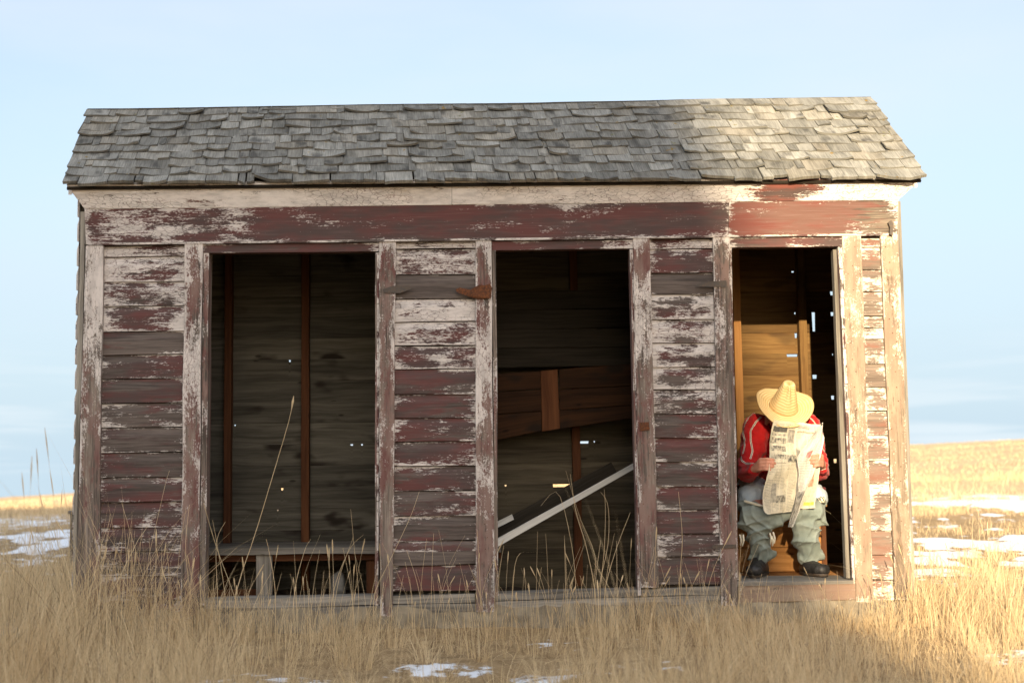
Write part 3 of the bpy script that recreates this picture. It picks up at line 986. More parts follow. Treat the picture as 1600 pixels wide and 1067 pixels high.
rows = 10
expo = SL / rows
cand = []
rr_ = random.Random(41)
for row in range(rows):
    x = EX0 + rr_.uniform(-.01, .006)
    while x < EX1 - .02:
        w = rr_.choice((.045, .06, .075, .09, .10, .115, .13, .14, .155, .17, .19, .22, .26))
        x1 = min(x + w, EX1 + rr_.uniform(-.006, .008))
        if EX1 - x1 < .04:
            x1 = EX1 + rr_.uniform(-.006, .008)
        cand.append((x + .001, x1 - rr_.choice((.001, .002, .003, .005, .009)), row))
        x = x1
order = sorted(range(len(cand)), key=lambda i: -(cand[i][1] - cand[i][0]))
single = set(order[:296])
rest = MB()
for i, (x0, x1, row) in enumerate(cand):
    s0 = row * expo - .012 + .006 * mnoise.noise((x0 * 2.5, row * 3.3, 1)) + rr_.uniform(-.003, .003)
    ln = .27 if row < rows - 1 else .12
    ln = min(ln, SL - s0 + .012)
    mb = MB() if i in single else rest
    make_shingle(mb, x0, x1, s0, row, max(ln, .14), slope_pt, rr_.random())
    if i in single:
        mb.build('shingle', M['shingle'], roof)
for row in range(rows):
    x = EX0
    while x < EX1 - .03:
        w = rr_.choice((.12, .16, .2, .26))
        make_shingle(rest, x + .001, min(x + w, EX1) - .002, row * expo - .012, row, .28 if row < rows - 1 else .14, slope_back, rr_.random())
        x += w
o = rest.build('shingle_slivers', M['shingle'], roof)
tag(o, kind='stuff')
# ragged bits along the ridge
for px in (412, 436, 520, 655, 915, 1010, 1040, 1185, 1320):
    p = P(px, 168, RY)
    w = random.uniform(.05, .13)
    mb = MB()
    zt = RZ + .018 * p.x / 2.5
    plank(mb, (p.x, RY - .05, zt - .018), (p.x + w, RY - .05, zt - .016), (p.x + w, RY + .10, zt + .012), (p.x, RY + .10, zt + .008), .008, out=(0, -.3, .95), seg=4, wob=.006, tone=(0, 0, 1))
    mb.build('ridge_shingle', M['shingle'], roof)
# rake boards under the shingle ends
for X, sg in ((EX0 + .02, -1), (EX1 - .04, 1)):
    for bk in (0, 1):
        a = Vector((X, EY + .03, EZ - .05)); b = Vector((X - .082, RY, RZ - .06))
        if bk:
            a.y, b.y = 2 * RY - a.y, RY
        board('rake_board', M['soffit'], roof, a, b, b + Vector((0, 0, .045)), a + Vector((0, 0, .045)), .02, out=(sg, 0, 0), seg=4, tone=T(.4, .4))

# ------------------------------------------------------------------ hardware on the front
def plate(name, mat, pts, Y, th, parent=shed, bend=0):
    """a bent sheet of metal from its outline in the photograph"""
    fr = [P(x, y, Y) for x, y in pts]
    n = len(fr)
    for i, p in enumerate(fr):
        p.y += bend * mnoise.noise((p.x * 30, p.z * 30, 1))
    bk = [p + Vector((0, th, 0)) for p in fr]
    fs = [list(range(n)), list(range(n, 2 * n))[::-1]] + [[i, n + i, n + (i + 1) % n, (i + 1) % n][::1] for i in range(n)]
    nrm = (fr[1] - fr[0]).cross(fr[2] - fr[1])
    if nrm.y > 0:
        fs = [f[::-1] for f in fs]
    m = MB()
    m.add(fr + bk, fs)
    return m.build(name, mat, parent)
o = plate('hinge', M['rust'], [(712, 452), (718, 449), (735, 453), (748, 445), (757, 446), (766, 443), (769, 450), (767, 466), (745, 467), (728, 462), (714, 457)], -.034, .004, bend=.012)
o['label'] = 'torn rusty hinge plate'
plate('hinge', M['iron'], [(598, 452), (612, 447), (640, 446), (642, 452), (625, 458), (600, 458)], -.030, .003)
plate('hinge', M['iron'], [(1086, 446), (1098, 441), (1134, 438), (1135, 443), (1134, 449), (1100, 448)], -.030, .003)
plate('hinge', M['iron'], [(1113, 851), (1150, 850), (1150, 856), (1113, 857)], -.030, .003)
o = plate('hinge', M['rust'], [(999, 660), (1014, 659), (1015, 672), (1000, 673)], -.030, .004)
plate('bracket', M['iron'], [(1388, 348), (1393, 344), (1396, 350), (1395, 368), (1390, 366), (1391, 356)], -.05, .03)
# nail heads along the posts
nails = MB()
for (x0, x1, y0, y1) in ((300, 297, 400, 900), (604, 603, 400, 900), (757, 758, 400, 900), (1002, 1013, 400, 880), (1128, 1140, 400, 900), (1330, 1350, 390, 920), (1388, 1411, 390, 920)):
    for k in range(26):
        t = k / 25
        px, py = x0 + (x1 - x0) * t + random.uniform(-7, 7), y0 + (y1 - y0) * t + random.uniform(-5, 5)
        c = P(px, py, -.0275)
        ring = [(c.x + .0028 * math.cos(a), c.y, c.z + .0028 * math.sin(a)) for a in np.linspace(0, 2 * math.pi, 7)[:-1]]
        back_ = [(p[0], p[1] + .006, p[2]) for p in ring]
        nails.add(ring + back_, [list(range(6))] + [[i, 6 + i, 6 + (i + 1) % 6, (i + 1) % 6] for i in range(6)])
o = nails.build('nail_heads', M['rust'], front)
tag(o, kind='stuff')

# ------------------------------------------------------------------ benches inside
b1 = empty('bench', (-1.2, .75, .1), shed)
BZ = P(450, 856, .55).z
board('seat_board', M['old_wood'], b1, (-2.28, .55, BZ - .035), (.1, .55, BZ - .045), (.1, .55, BZ), (-2.28, .55, BZ + .005), .30, seg=20, wob=.008)
board('seat_board', M['old_wood'], b1, (-2.28, .857, BZ - .035), (.1, .857, BZ - .035), (.1, .857, BZ), (-2.28, .857, BZ), .32, seg=4)
board('apron', M['stud'], b1, (-2.28, .60, BZ - .08), (.1, .60, BZ - .085), (.1, .60, BZ - .047), (-2.28, .60, BZ - .037), .02, seg=8)
px0, px1 = P(400, 900, .57).x, P(425, 900, .57).x
board('leg', M['old_wood'], b1, (px1, .57, .05), (px1, .57, BZ - .04), (px0, .57, BZ - .04), (px0, .57, .05), .03, seg=6)
board('leg', M['stud'], b1, (P(585, 900, .6).x, .62, .05), (P(585, 900, .6).x, .62, BZ - .04), (P(572, 900, .6).x, .62, BZ - .04), (P(572, 900, .6).x, .62, .05), .05, seg=6)
board('base_rail', M['stud'], b1, (-2.28, .72, .10), (-1.4, .72, .10), (-1.4, .72, .17), (-2.28, .72, .165), .03, seg=6)
b3 = empty('bench', (1.7, .8, FLOOR), shed)
SEAT = FLOOR + .42
BY = .55
xr3 = P(1283, 850, BY).x
nb3 = 3
zz = [FLOOR + .001, FLOOR + .15, FLOOR + .29, SEAT - .025]
for k in range(3):
    board('front_board', M['plywood'], b3, (1.28, BY, zz[k]), (xr3, BY, zz[k]), (xr3, BY, zz[k + 1] - .002), (1.28, BY, zz[k + 1] - .002), .02, seg=6)
board('end_trim', M['stud'], b3, (xr3 + .035, BY, FLOOR), (xr3 + .035, BY, SEAT - .02), (xr3 + .002, BY, SEAT - .02), (xr3 + .002, BY, FLOOR), .02, seg=6)
board('seat_board', M['plywood'], b3, (1.28, BY - .02, SEAT), (xr3 + .04, BY - .02, SEAT), (xr3 + .04, .86, SEAT), (1.28, .86, SEAT), .024, out=(0, 0, 1), seg=6)
board('seat_board', M['plywood'], b3, (1.28, .863, SEAT), (xr3 + .04, .863, SEAT), (xr3 + .04, 1.18, SEAT), (1.28, 1.18, SEAT), .024, out=(0, 0, 1), seg=6)

# ------------------------------------------------------------------ loose things in the stalls
pr = empty('loose_panel', P(880, 680, .95))
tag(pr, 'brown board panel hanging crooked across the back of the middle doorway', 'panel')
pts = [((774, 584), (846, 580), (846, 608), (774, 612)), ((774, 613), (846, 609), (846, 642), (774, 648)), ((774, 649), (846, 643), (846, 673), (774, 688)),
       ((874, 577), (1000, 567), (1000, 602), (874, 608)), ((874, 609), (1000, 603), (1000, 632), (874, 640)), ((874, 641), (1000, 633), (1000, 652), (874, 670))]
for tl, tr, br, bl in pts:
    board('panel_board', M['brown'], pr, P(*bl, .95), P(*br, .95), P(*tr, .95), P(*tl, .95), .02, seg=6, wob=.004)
board('panel_board', M['stud'], pr, P(875, 669, .935), P(871, 577, .935), P(845, 580, .935), P(847, 674, .935), .02, seg=6)
pu = empty('loose_panel', P(880, 520, 1.0))
tag(pu, 'dark brown boards above the crooked panel in the middle doorway', 'panel')
for k in range(4):
    y0 = 455 + k * 30
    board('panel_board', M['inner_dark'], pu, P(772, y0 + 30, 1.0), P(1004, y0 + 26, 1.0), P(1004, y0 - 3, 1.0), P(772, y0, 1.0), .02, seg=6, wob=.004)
M['white_board'] = mat_wood('whitewashed_wood', (.52, .50, .46), (.80, .78, .73), knots=False)
o = board('white_board', M['white_board'], None, P(774, 856, .34), P(990, 733, .56), P(990, 724, .56), P(774, 843, .34), .03, seg=18, wob=.004)
tag(o, 'long white board slanting across the middle doorway', 'board')
o = board('dark_board', M['inner_dark'], None, P(772, 842, .62), P(966, 741, .80), P(955, 722, .80), P(772, 820, .62), .03, seg=12, wob=.005)
tag(o, 'dark wide plank slanting behind the white board in the middle doorway', 'plank')
o = board('board_offcut', M['white_board'], None, P(774, 826, .50), P(803, 811, .53), P(800, 803, .53), P(774, 816, .50), .025, seg=6, wob=.003)
tag(o, 'short whitish board end beside the left jamb of the middle doorway', 'board')
# boarded dark void under the fallen plank: dirt floor of the stalls
dirt = mat_simple('dark_dirt', (.07, .05, .035), .95, (.035, .025, .018), 18, .01)
m = MB()
gx, gy = 40, 8
dv = []
for i in range(gx + 1):
    for j in range(gy + 1):
        x, y = -2.28 + i * (3.5 / gx), .13 + j * (1.05 / gy)
        dv.append((x, y, .105 + .035 * mnoise.noise((x * 4, y * 4, 0)) + .02 * mnoise.noise((x * 11, y * 11, 0))))
m.add(dv, [[i * (gy + 1) + j, (i + 1) * (gy + 1) + j, (i + 1) * (gy + 1) + j + 1, i * (gy + 1) + j + 1] for i in range(gx) for j in range(gy)])
o = m.build('dirt_floor', dirt, None, True)
tag(o, 'dark dirt inside the first two stalls', kind='structure')

def blob(name, c, r, mat, seed, amp=.3, sub=3):
    import bmesh
    bm = bmesh.new()
    bmesh.ops.create_icosphere(bm, subdivisions=sub, radius=1)
    for v in bm.verts:
        k = 1 + amp * mnoise.noise(v.co * 1.4 + Vector((seed, 0, 0))) + amp * .4 * mnoise.noise(v.co * 4 + Vector((seed, 3, 0)))
        v.co = Vector((v.co.x * r[0] * k, v.co.y * r[1] * k, v.co.z * r[2] * k)) + Vector(c)
    me = bpy.data.meshes.new(name)
    bm.to_mesh(me)
    bm.free()
    me.polygons.foreach_set('use_smooth', [True] * len(me.polygons))
    return link(name, me, mat)
M['stone'] = mat_simple('pale_stone', (.22, .21, .19), .9, (.12, .115, .10), 12, .006)
c = P(528, 915, .7)
o = blob('stone', (c.x, .7, .19), (.05, .05, .085), M['stone'], 3)
tag(o, 'pale stone lying under the bench in the left doorway', 'stone')

# dark weathered post stub behind the left corner, and a grey plank lying in the grass
pb = empty('wooden_box', P(118, 900, .9))
tag(pb, 'dark weathered plank box just behind the left corner of the shed', 'box')
q0, q1 = P(109, 850, .9).x, P(109, 850, .9).x + .45
zt = P(116, 798, .9).z
for k in range(5):
    z0 = .0 + k * (zt / 5)
    board('box_board', M['old_wood'], pb, (q0, .9, z0 + .003), (q1, .9, z0 + .003), (q1, .9, z0 + zt / 5), (q0, .9, z0 + zt / 5), .02, seg=4)
    board('box_board', M['old_wood'], pb, (q0 - .001, 1.3, z0 + .003), (q0 - .001, .925, z0 + .003), (q0 - .001, .925, z0 + zt / 5), (q0 - .001, 1.3, z0 + zt / 5), .02, out=(-1, 0, 0), seg=4)
board('box_lid', M['old_wood'], pb, (q0 - .01, .88, zt + .002), (q1, .88, zt + .002), (q1, 1.32, zt + .002), (q0 - .01, 1.32, zt + .002), .02, out=(0, 0, 1), seg=4)

def gpt(px, py, z=0.0):
    d = ray(px, py)
    t = (z - CAM.z) / d.z
    return CAM + d * t
g0, g1 = gpt(-40, 1012, .10), gpt(112, 940, .10)
dv_ = (g1 - g0).normalized()
sd_ = Vector((-dv_.y, dv_.x, 0)) * .16
o = board('fallen_plank', M['old_wood'], None, g0, g1, g1 + sd_ + Vector((0, 0, .03)), g0 + sd_ + Vector((0, 0, .03)), .05, out=(0, 0, 1), seg=12, wob=.012)
tag(o, 'grey weathered plank lying in the tall grass left of the shed', 'plank')

# ------------------------------------------------------------------ the person
def capsule(mb, p, q, r0, r1, n=14):
    p, q = Vector(p), Vector(q)
    ax = q - p
    L = ax.length
    z = ax.normalized() if L > 1e-6 else Vector((0, 0, 1))
    x = z.orthogonal().normalized()
    y = z.cross(x)
    prof = []
    for k in range(5):
        a = -math.pi / 2 + math.pi / 2 * k / 4
        prof.append((r0 * math.cos(a) + 1e-5, r0 * math.sin(a)))
    for k in range(5):
        a = math.pi / 2 * k / 4
        prof.append((r1 * math.cos(a) + 1e-5, L + r1 * math.sin(a)))
    vs, fs = [], []
    for (r, h) in prof:
        for i in range(n):
            a = 2 * math.pi * i / n
            vs.append(p + z * h + (x * math.cos(a) + y * math.sin(a)) * r)
    for k in range(len(prof) - 1):
        for i in range(n):
            fs.append([k * n + i, k * n + (i + 1) % n, (k + 1) * n + (i + 1) % n, (k + 1) * n + i])
    fs.append(list(range(n))[::-1])
    fs.append([(len(prof) - 1) * n + i for i in range(n)])
    mb.add(vs, fs)

def remesh(name, mb, voxel, smooth=2, disp=None, zmin=None):
    """melt overlapping capsules into one skin"""
    me0 = mb.mesh(name + '_src')
    ob = bpy.data.objects.new(name + '_src', me0)
    col.objects.link(ob)
    md = ob.modifiers.new('r', 'REMESH')
    md.mode = 'VOXEL'
    md.voxel_size = voxel
    ms = ob.modifiers.new('s', 'SMOOTH')
    ms.iterations = smooth
    ms.factor = .5
    dg = bpy.context.evaluated_depsgraph_get()
    dg.update()
    me = bpy.data.meshes.new_from_object(ob.evaluated_get(dg))
    bpy.data.objects.remove(ob)
    bpy.data.meshes.remove(me0)
    me.name = name
    if disp:
        vn = [v.normal.copy() for v in me.vertices]
        for v, nn in zip(me.vertices, vn):
            v.co = v.co + nn * disp(v.co, nn)
    if zmin is not None:
        for v in me.vertices:
            v.co.z = max(v.co.z, zmin)
    me.polygons.foreach_set('use_smooth', [True] * len(me.polygons))
    me.update()
    return me

M['skin'] = mat_simple('skin', (.52, .25, .17), .55, (.44, .19, .125), 40, .0004, .35)
def mat_cloth(name, c, c2, sc=9, weave=900, rough=.9):
    m = NT(name, rough, .15)
    pos = m.n('TexCoord', 3)
    n1 = m.noise(pos, sc, 5, .6)
    n2 = m.noise(pos, weave, 2, .5)
    m.put(m.b.inputs['Base Color'], m.mix(m.math('ADD', m.math('MULTIPLY', m.rng(n1, .3, .7), .75), m.math('MULTIPLY', n2, .25)), c, c2))
    m.bump(m.math('ADD', n1, m.math('MULTIPLY', n2, .15)), .006, .5)
    m.b.inputs['Sheen Weight'].default_value = .15
    return m.mat
M['red_cloth'] = mat_cloth('red_shirt_cloth', (.40, .010, .012), (.52, .018, .018), 14)
M['denim'] = mat_cloth('faded_denim', (.185, .225, .205), (.305, .345, .31), 9)
M['blue_cloth'] = mat_cloth('pale_blue_cloth', (.42, .52, .62), (.55, .63, .70), 16)
M['maroon'] = mat_cloth('maroon_cloth', (.10, .012, .016), (.14, .02, .02), 16)
M['cream'] = mat_cloth('cream_cloth', (.72, .66, .50), (.80, .75, .60), 16)
M['leather'] = mat_simple('black_shoe_leather', (.016, .015, .015), .5, (.035, .032, .03), 50, .001, .4)
M['hair'] = mat_simple('brown_hair', (.05, .03, .018), .7, (.09, .055, .03), 80, .003)
M['eye'] = mat_simple('eye_white', (.7, .68, .64), .3, (.65, .62, .58), 10, 0, .5)

person = empty('person', (1.8, .5, FLOOR))
tag(person, 'person in red long-sleeved shirt sitting in the right doorway with lowered jeans, reading', 'person')

shL, shR = P(1184, 668, .46), P(1260, 668, .46)
elL, elR = P(1167, 738, .31), P(1279, 735, .31)
wrL, wrR = P(1179, 733, .165), P(1284, 727, .165)
hipL, hipR = Vector((1.75, .68, .755)), Vector((1.94, .68, .755))
knL, knR = P(1182, 800, .25), P(1262, 800, .25)
anL, anR = P(1186, 880, .33), P(1263, 880, .33)
neck0, head = P(1222, 668, .42), P(1222, 652, .325)
chest = P(1222, 705, .50)
waist = Vector((1.845, .66, .84))

body = MB()
capsule(body, hipL, hipR, .115, .115)
capsule(body, (hipL + hipR) / 2 + Vector((0, 0, .03)), waist, .125, .115)
capsule(body, waist, chest, .115, .135)
capsule(body, shL.lerp(shR, .12), shL.lerp(shR, .88), .075, .075)
capsule(body, chest, neck0, .12, .065)
capsule(body, neck0, head, .055, .06)
capsule(body, head + Vector((0, .02, .02)), head + Vector((0, -.035, -.045)), .088, .072)
capsule(body, head + Vector((0, -.10, -.05)), head + Vector((0, -.125, -.075)), .012, .016)       # nose
for sg in (-1, 1):
    capsule(body, head + Vector((.088 * sg, .0, 0)), head + Vector((.095 * sg, .005, -.035)), .018, .012)   # ears
for sh, el, wr in ((shL, elL, wrL), (shR, elR, wrR)):
    capsule(body, sh, el, .056, .044)
    capsule(body, el, wr, .043, .027)
for hp, kn, an in ((hipL, knL, anL), (hipR, knR, anR)):
    capsule(body, hp, kn, .085, .058)
    capsule(body, kn, an, .056, .038)
    capsule(body, an, an + Vector((0, -.045, -.03)), .032, .026)
# hands: four fingers closed over the front of the paper, the thumb behind it
def hand(wr, kx, ky, sgn, rows, lens):
    kn_mid = P(kx, ky, .098)
    for (dy, ln, rr0) in zip(rows, lens, (.0088, .0092, .0090, .0078)):
        k0 = P(kx, ky + dy, .104)
        capsule(body, wr.lerp(k0, .25), k0, .020, .0125)
        tilt = (ky + dy - ky) * .00025
        j1 = k0 + Vector((sgn * ln * .44, -.030, .002 - tilt))
        j2 = k0 + Vector((sgn * ln * .80, -.033, -.001 - tilt))
        j3 = k0 + Vector((sgn * ln * 1.03, -.020, -.004 - tilt))
        capsule(body, k0, j1, rr0 * 1.12, rr0 * 1.03)
        capsule(body, j1, j2, rr0 * 1.03, rr0 * .96)
        capsule(body, j2, j3, rr0 * .96, rr0 * .82)
    t0 = wr.lerp(kn_mid, .45) + Vector((0, .0, .018))
    t1 = t0 + Vector((sgn * .035, .018, .022))
    t2 = t1 + Vector((sgn * .034, .012, .010))
    capsule(body, t0, t1, .016, .0115)
    capsule(body, t1, t2, .0115, .0095)
hand(wrL, 1188.5, 727.5, 1, (-9.5, -4.2, 1.0, 6.0), (.072, .080, .074, .058))
hand(wrR, 1284.0, 721.0, -1, (-9.0, -3.8, 1.4, 6.4), (.068, .076, .072, .058))
link('body', remesh('body', body, .0052, 2), M['skin'], person)
hr = MB()
capsule(hr, head + Vector((0, .035, .035)), head + Vector((0, .03, -.02)), .094, .082)
link('hair', remesh('hair', hr, .012, 1, lambda c, n: .006 * mnoise.noise(c * 70)), M['hair'], person)
for sg in (-1, 1):
    e = MB()
    capsule(e, head + Vector((.032 * sg, -.078, -.028)), head + Vector((.032 * sg, -.079, -.028)), .013, .013, 8)
    e.build('eye', M['eye'], person, True)

# shirt
s = MB()
capsule(s, (waist + Vector((-.06, 0, -.045))), (waist + Vector((.06, 0, -.045))), .125, .125)
capsule(s, waist + Vector((-.05, 0, 0)), chest + Vector((-.05, 0, 0)), .125, .145)
capsule(s, waist + Vector((.05, 0, 0)), chest + Vector((.05, 0, 0)), .125, .145)
capsule(s, shL, shR, .090, .090)
capsule(s, chest, neck0, .14, .085)
for sh, el, wr in ((shL, elL, wrL), (shR, elR, wrR)):
    capsule(s, sh, sh.lerp(el, .55), .094, .076)
    capsule(s, sh.lerp(el, .5), el, .076, .064)
    capsule(s, el, el.lerp(wr, .82), .066, .043)
def shirt_fold(c, n):
    f = mnoise.noise((c.x * 9, c.y * 9, c.z * 22)) * .010 + mnoise.noise((c.x * 26, c.y * 20, c.z * 40 + c.x * 30)) * .005
    f += .009 * (1 - abs(mnoise.noise((c.x * 6 + c.z * 14, c.y * 8, c.z * 9 - c.x * 16)))) ** 6
    return f
shirt_me = remesh('shirt', s, .008, 2, lambda c, n: shirt_fold(c, n) - .006)
shirt_bvh = BVHTree.FromPolygons([v.co.copy() for v in shirt_me.vertices], [list(p.vertices) for p in shirt_me.polygons])
link('shirt', shirt_me, M['red_cloth'], person)

def mat_stripe():
    m = NT('sleeve_stripe_braid', .85, .15)
    uv = m.n('UVMap', props={'uv_map': 'uv'})
    sp = m.t.nodes.new('ShaderNodeSeparateXYZ')
    m.t.links.new(uv, sp.inputs[0])
    d = m.math('ABSOLUTE', m.math('SUBTRACT', sp.outputs[1], .5))
    m.put(m.b.inputs['Base Color'], m.mix(m.rng(d, .14, .18), (.03, .008, .008), (.74, .68, .58)))
    return m.mat
M['stripe'] = mat_stripe()
def ribbon(pts, w=.010):
    """braid sewn onto the sleeve"""
    dense = []
    for a, b in zip(pts[:-1], pts[1:]):
        for k in range(5):
            t = k / 5
            dense.append((a[0] + (b[0] - a[0]) * t, a[1] + (b[1] - a[1]) * t))
    dense.append(pts[-1])
    hits = []
    for x, y in dense:
        loc, nn, i, dd = shirt_bvh.ray_cast(CAM, ray(x, y).normalized())
        if loc is not None and (not hits or (loc - hits[-1][0]).length < .08):
            hits.append((loc, nn))
    if len(hits) < 4:
        return
    locs = [h[0] for h in hits]
    sm = [locs[0]] + [(locs[i - 1] + locs[i] * 2 + locs[i + 1]) / 4 for i in range(1, len(locs) - 1)] + [locs[-1]]
    vs, uv, fs = [], [], []
    for i in range(len(sm)):
        nn = hits[i][1]
        tg = (sm[min(i + 1, len(sm) - 1)] - sm[max(i - 1, 0)]).normalized()
        sd = tg.cross(nn).normalized()
        for k, o_ in enumerate((-1, -.33, .33, 1)):
            q = sm[i] + sd * o_ * w / 2
            near = shirt_bvh.find_nearest(q)
            q2 = near[0] + near[1] * .0025
            vs.append(q2)
            uv.append((i * .01, k / 3))
    for i in range(len(sm) - 1):
        for k in range(3):
            a = i * 4 + k
            fs.append([a, a + 1, a + 5, a + 4])
    m = MB()
    m.add(vs, fs, uv)
    m.build('sleeve_stripe', M['stripe'], person, True)
for pts in ([(1184, 643), (1172, 650), (1164.5, 662), (1161, 673), (1163.5, 686), (1164, 697), (1161, 709)],
            [(1189, 652), (1181, 659.5), (1173, 673), (1173, 688), (1176, 705), (1172, 717)],
            [(1158, 713), (1159.5, 720), (1167, 725), (1181, 724)],
            [(1267, 641), (1274, 646), (1280, 655)], [(1263, 651), (1270, 657), (1276, 666)],
            [(1280, 696), (1284, 699), (1288, 706)], [(1278, 732), (1284, 733), (1290, 731)]):
    ribbon(pts)

# underwear and shirt tail at the hips
u = MB()
capsule(u, hipL + Vector((-.045, 0, .0)), hipR + Vector((.045, 0, .0)), .112, .112)
capsule(u, hipL + Vector((-.06, -.05, .0)), P(1174, 777, .36), .10, .083)
capsule(u, hipR + Vector((.04, -.05, .0)), P(1272, 778, .36), .10, .083)
link('underwear', remesh('underwear', u, .011, 2, lambda c, n: .005 * mnoise.noise(c * 30) + .004 * mnoise.noise(c * 70)), M['blue_cloth'], person)
u = MB()
capsule(u, P(1155, 760, .52), P(1196, 758, .46), .016, .016)
capsule(u, P(1270, 762, .52), P(1287, 764, .56), .016, .016)
link('waistband', remesh('waistband', u, .008, 1), M['maroon'], person)

# lowered jeans bunched from the knees down
j = MB()
for a, b, r0, r1 in (((1172, 806, .24), (1208, 807, .20), .078, .066), ((1168, 818, .25), (1196, 820, .22), .062, .058), ((1161, 790, .30), (1196, 797, .20), .045, .040),
                     ((1208, 805, .20), (1232, 801, .21), .055, .048), ((1232, 801, .21), (1254, 800, .20), .048, .060),
                     ((1253, 802, .22), (1272, 798, .23), .068, .072), ((1277, 792, .28), (1283, 812, .24), .050, .044), ((1250, 790, .24), (1284, 786, .30), .040, .042),
                     ((1184, 828, .25), (1187, 850, .28), .076, .070), ((1187, 850, .28), (1189, 868, .31), .068, .062), ((1181, 868, .31), (1198, 867, .30), .046, .046),
                     ((1258, 818, .25), (1259, 838, .26), .086, .086), ((1260, 838, .26), (1265, 866, .31), .086, .070), ((1256, 867, .31), (1276, 864, .30), .052, .050)):
    capsule(j, P(*a), P(*b), r0, r1)
def jean_fold(c, n):
    low = float(sstep(.61, .53, c.z))
    sg = 1 if c.x > 1.8 else -1
    w = mnoise.noise((c.x * 4.5, c.y * 4.5, c.z * 5)) * 2.2
    w2 = mnoise.noise((c.x * 8 + 7, c.y * 8, c.z * 8))
    # slanting ridges of slack cloth, wide hollows between them
    r1 = (1 - abs(math.sin((c.z + .50 * sg * (c.x - 1.8) + .3 * c.y) * 38 + w * 1.7))) ** 1.7
    r2 = (1 - abs(math.sin((c.z * .8 - .9 * sg * c.x) * 30 + w * 2 + 1))) ** 2.2
    f = r1 * (.007 + .017 * low) * (.55 + .9 * abs(w2)) + r2 * .011
    f += mnoise.noise((c.x * 9, c.y * 9, c.z * 12)) * .006 + mnoise.noise((c.x * 32, c.y * 30, c.z * 46)) * .0018
    return f - .013
link('jeans', remesh('jeans', j, .0056, 3, jean_fold), M['denim'], person)
# cream threads and pocket lining hanging out
for (x0, y0, x1, y1) in ((1156, 836, 1157, 851), (1161, 836, 1160, 852), (1203, 833, 1204, 849), (1208, 832, 1210, 848), (1206, 838, 1207, 852)):
    m = MB()
    a, b = P(x0, y0, .185), P(x1, y1, .19)
    mid = (a + b) / 2 + Vector((.004, -.008, 0))
    capsule(m, a, mid, .0055, .006, 6)
    capsule(m, mid, b, .006, .004, 6)
    m.build('lining_strip', M['cream'], person, True)
m = MB()
capsule(m, P(1164, 783, .225), P(1190, 790, .175), .008, .007, 8)
m.build('lining_strip', M['cream'], person, True)
m = MB()
for a in range(6):
    t = a / 5
    capsule(m, P(1279 + 8 * t, 779 + 3 * math.sin(a * 2), .235), P(1281 + 8 * t, 785, .232), .006, .005, 6)
m.build('buckle', mat_simple('dull_buckle_metal', (.45, .42, .34), .4, (.2, .19, .15), 60, .001, .5, .8), person, True)

# shoes
for heel, mid, toe, r in ((P(1190, 887, .38), P(1185, 886, .27), P(1179, 891, .155), 1), (P(1260, 887, .38), P(1266, 886, .28), P(1284, 890, .19), 1)):
    m = MB()
    capsule(m, heel, mid, .046, .048)
    capsule(m, mid, toe, .046, .036)
    capsule(m, mid + Vector((0, .03, .03)), heel + Vector((0, 0, .045)), .042, .042)
    capsule(m, toe + Vector((-.018, .01, 0)), toe + Vector((.018, .01, 0)), .034, .034)
    me = remesh('shoe', m, .008, 2, lambda c, n: .002 * mnoise.noise(c * 50), FLOOR + .014)
    sh_o = link('shoe', me, M['leather'], person)
    m = MB()
    capsule(m, heel + Vector((0, 0, -.02)), mid + Vector((0, 0, -.02)), .046, .050)
    capsule(m, mid + Vector((0, 0, -.02)), toe + Vector((0, 0, -.02)), .048, .040)
    me = remesh('sole', m, .008, 1)
    for v in me.vertices:
        v.co.z = min(max(v.co.z, FLOOR + .0015), FLOOR + .018)
    link('sole', me, M['iron'], sh_o)

# ------------------------------------------------------------------ straw hat
def mat_straw():
    m = NT('woven_straw', .7, .3)
    uv = m.n('UVMap', props={'uv_map': 'uv'})
    sp = m.t.nodes.new('ShaderNodeSeparateXYZ')
    m.t.links.new(uv, sp.inputs[0])
    a = m.math('SINE', m.math('MULTIPLY', sp.outputs[0], 2 * math.pi * 95))
    b = m.math('SINE', m.math('MULTIPLY', sp.outputs[1], 2 * math.pi * 105))
    b2 = m.math('SINE', m.math('MULTIPLY', sp.outputs[1], 2 * math.pi * 46))
    wv = m.math('ADD', m.math('MULTIPLY', m.math('MULTIPLY', a, b), .45), m.math('MULTIPLY', b2, .5))
    n1 = m.noise(m.n('TexCoord', 3), 26, 5, .6)
    c = m.mix(m.rng(wv, -.9, .8), (.47, .31, .12), (.80, .61, .33))
    c = m.mix(m.rng(n1, .35, .7, 0, .5), c, (.56, .38, .17))
    m.put(m.b.inputs['Base Color'], c)
    m.bump(wv, .0018, .7)
    return m.mat
M['straw'] = mat_straw()
hc = P(1224.5, 636, .27)
hat = empty('straw_hat', hc)
tag(hat, 'woven straw cowboy hat bowed low over the newspaper', 'hat')
up_ = Vector((.07, -math.sin(math.radians(41)), math.cos(math.radians(41)))).normalized()
fw_ = Vector((0, -1, 0)) - up_ * (Vector((0, -1, 0)).dot(up_))
fw_.normalize()
rt_ = fw_.cross(up_)
def hp_(r, a, z, fx=1.0, fy=1.0):
    return hc + rt_ * (r * fx * math.cos(a)) + fw_ * (-r * fy * math.sin(a)) + up_ * z
NA = 72
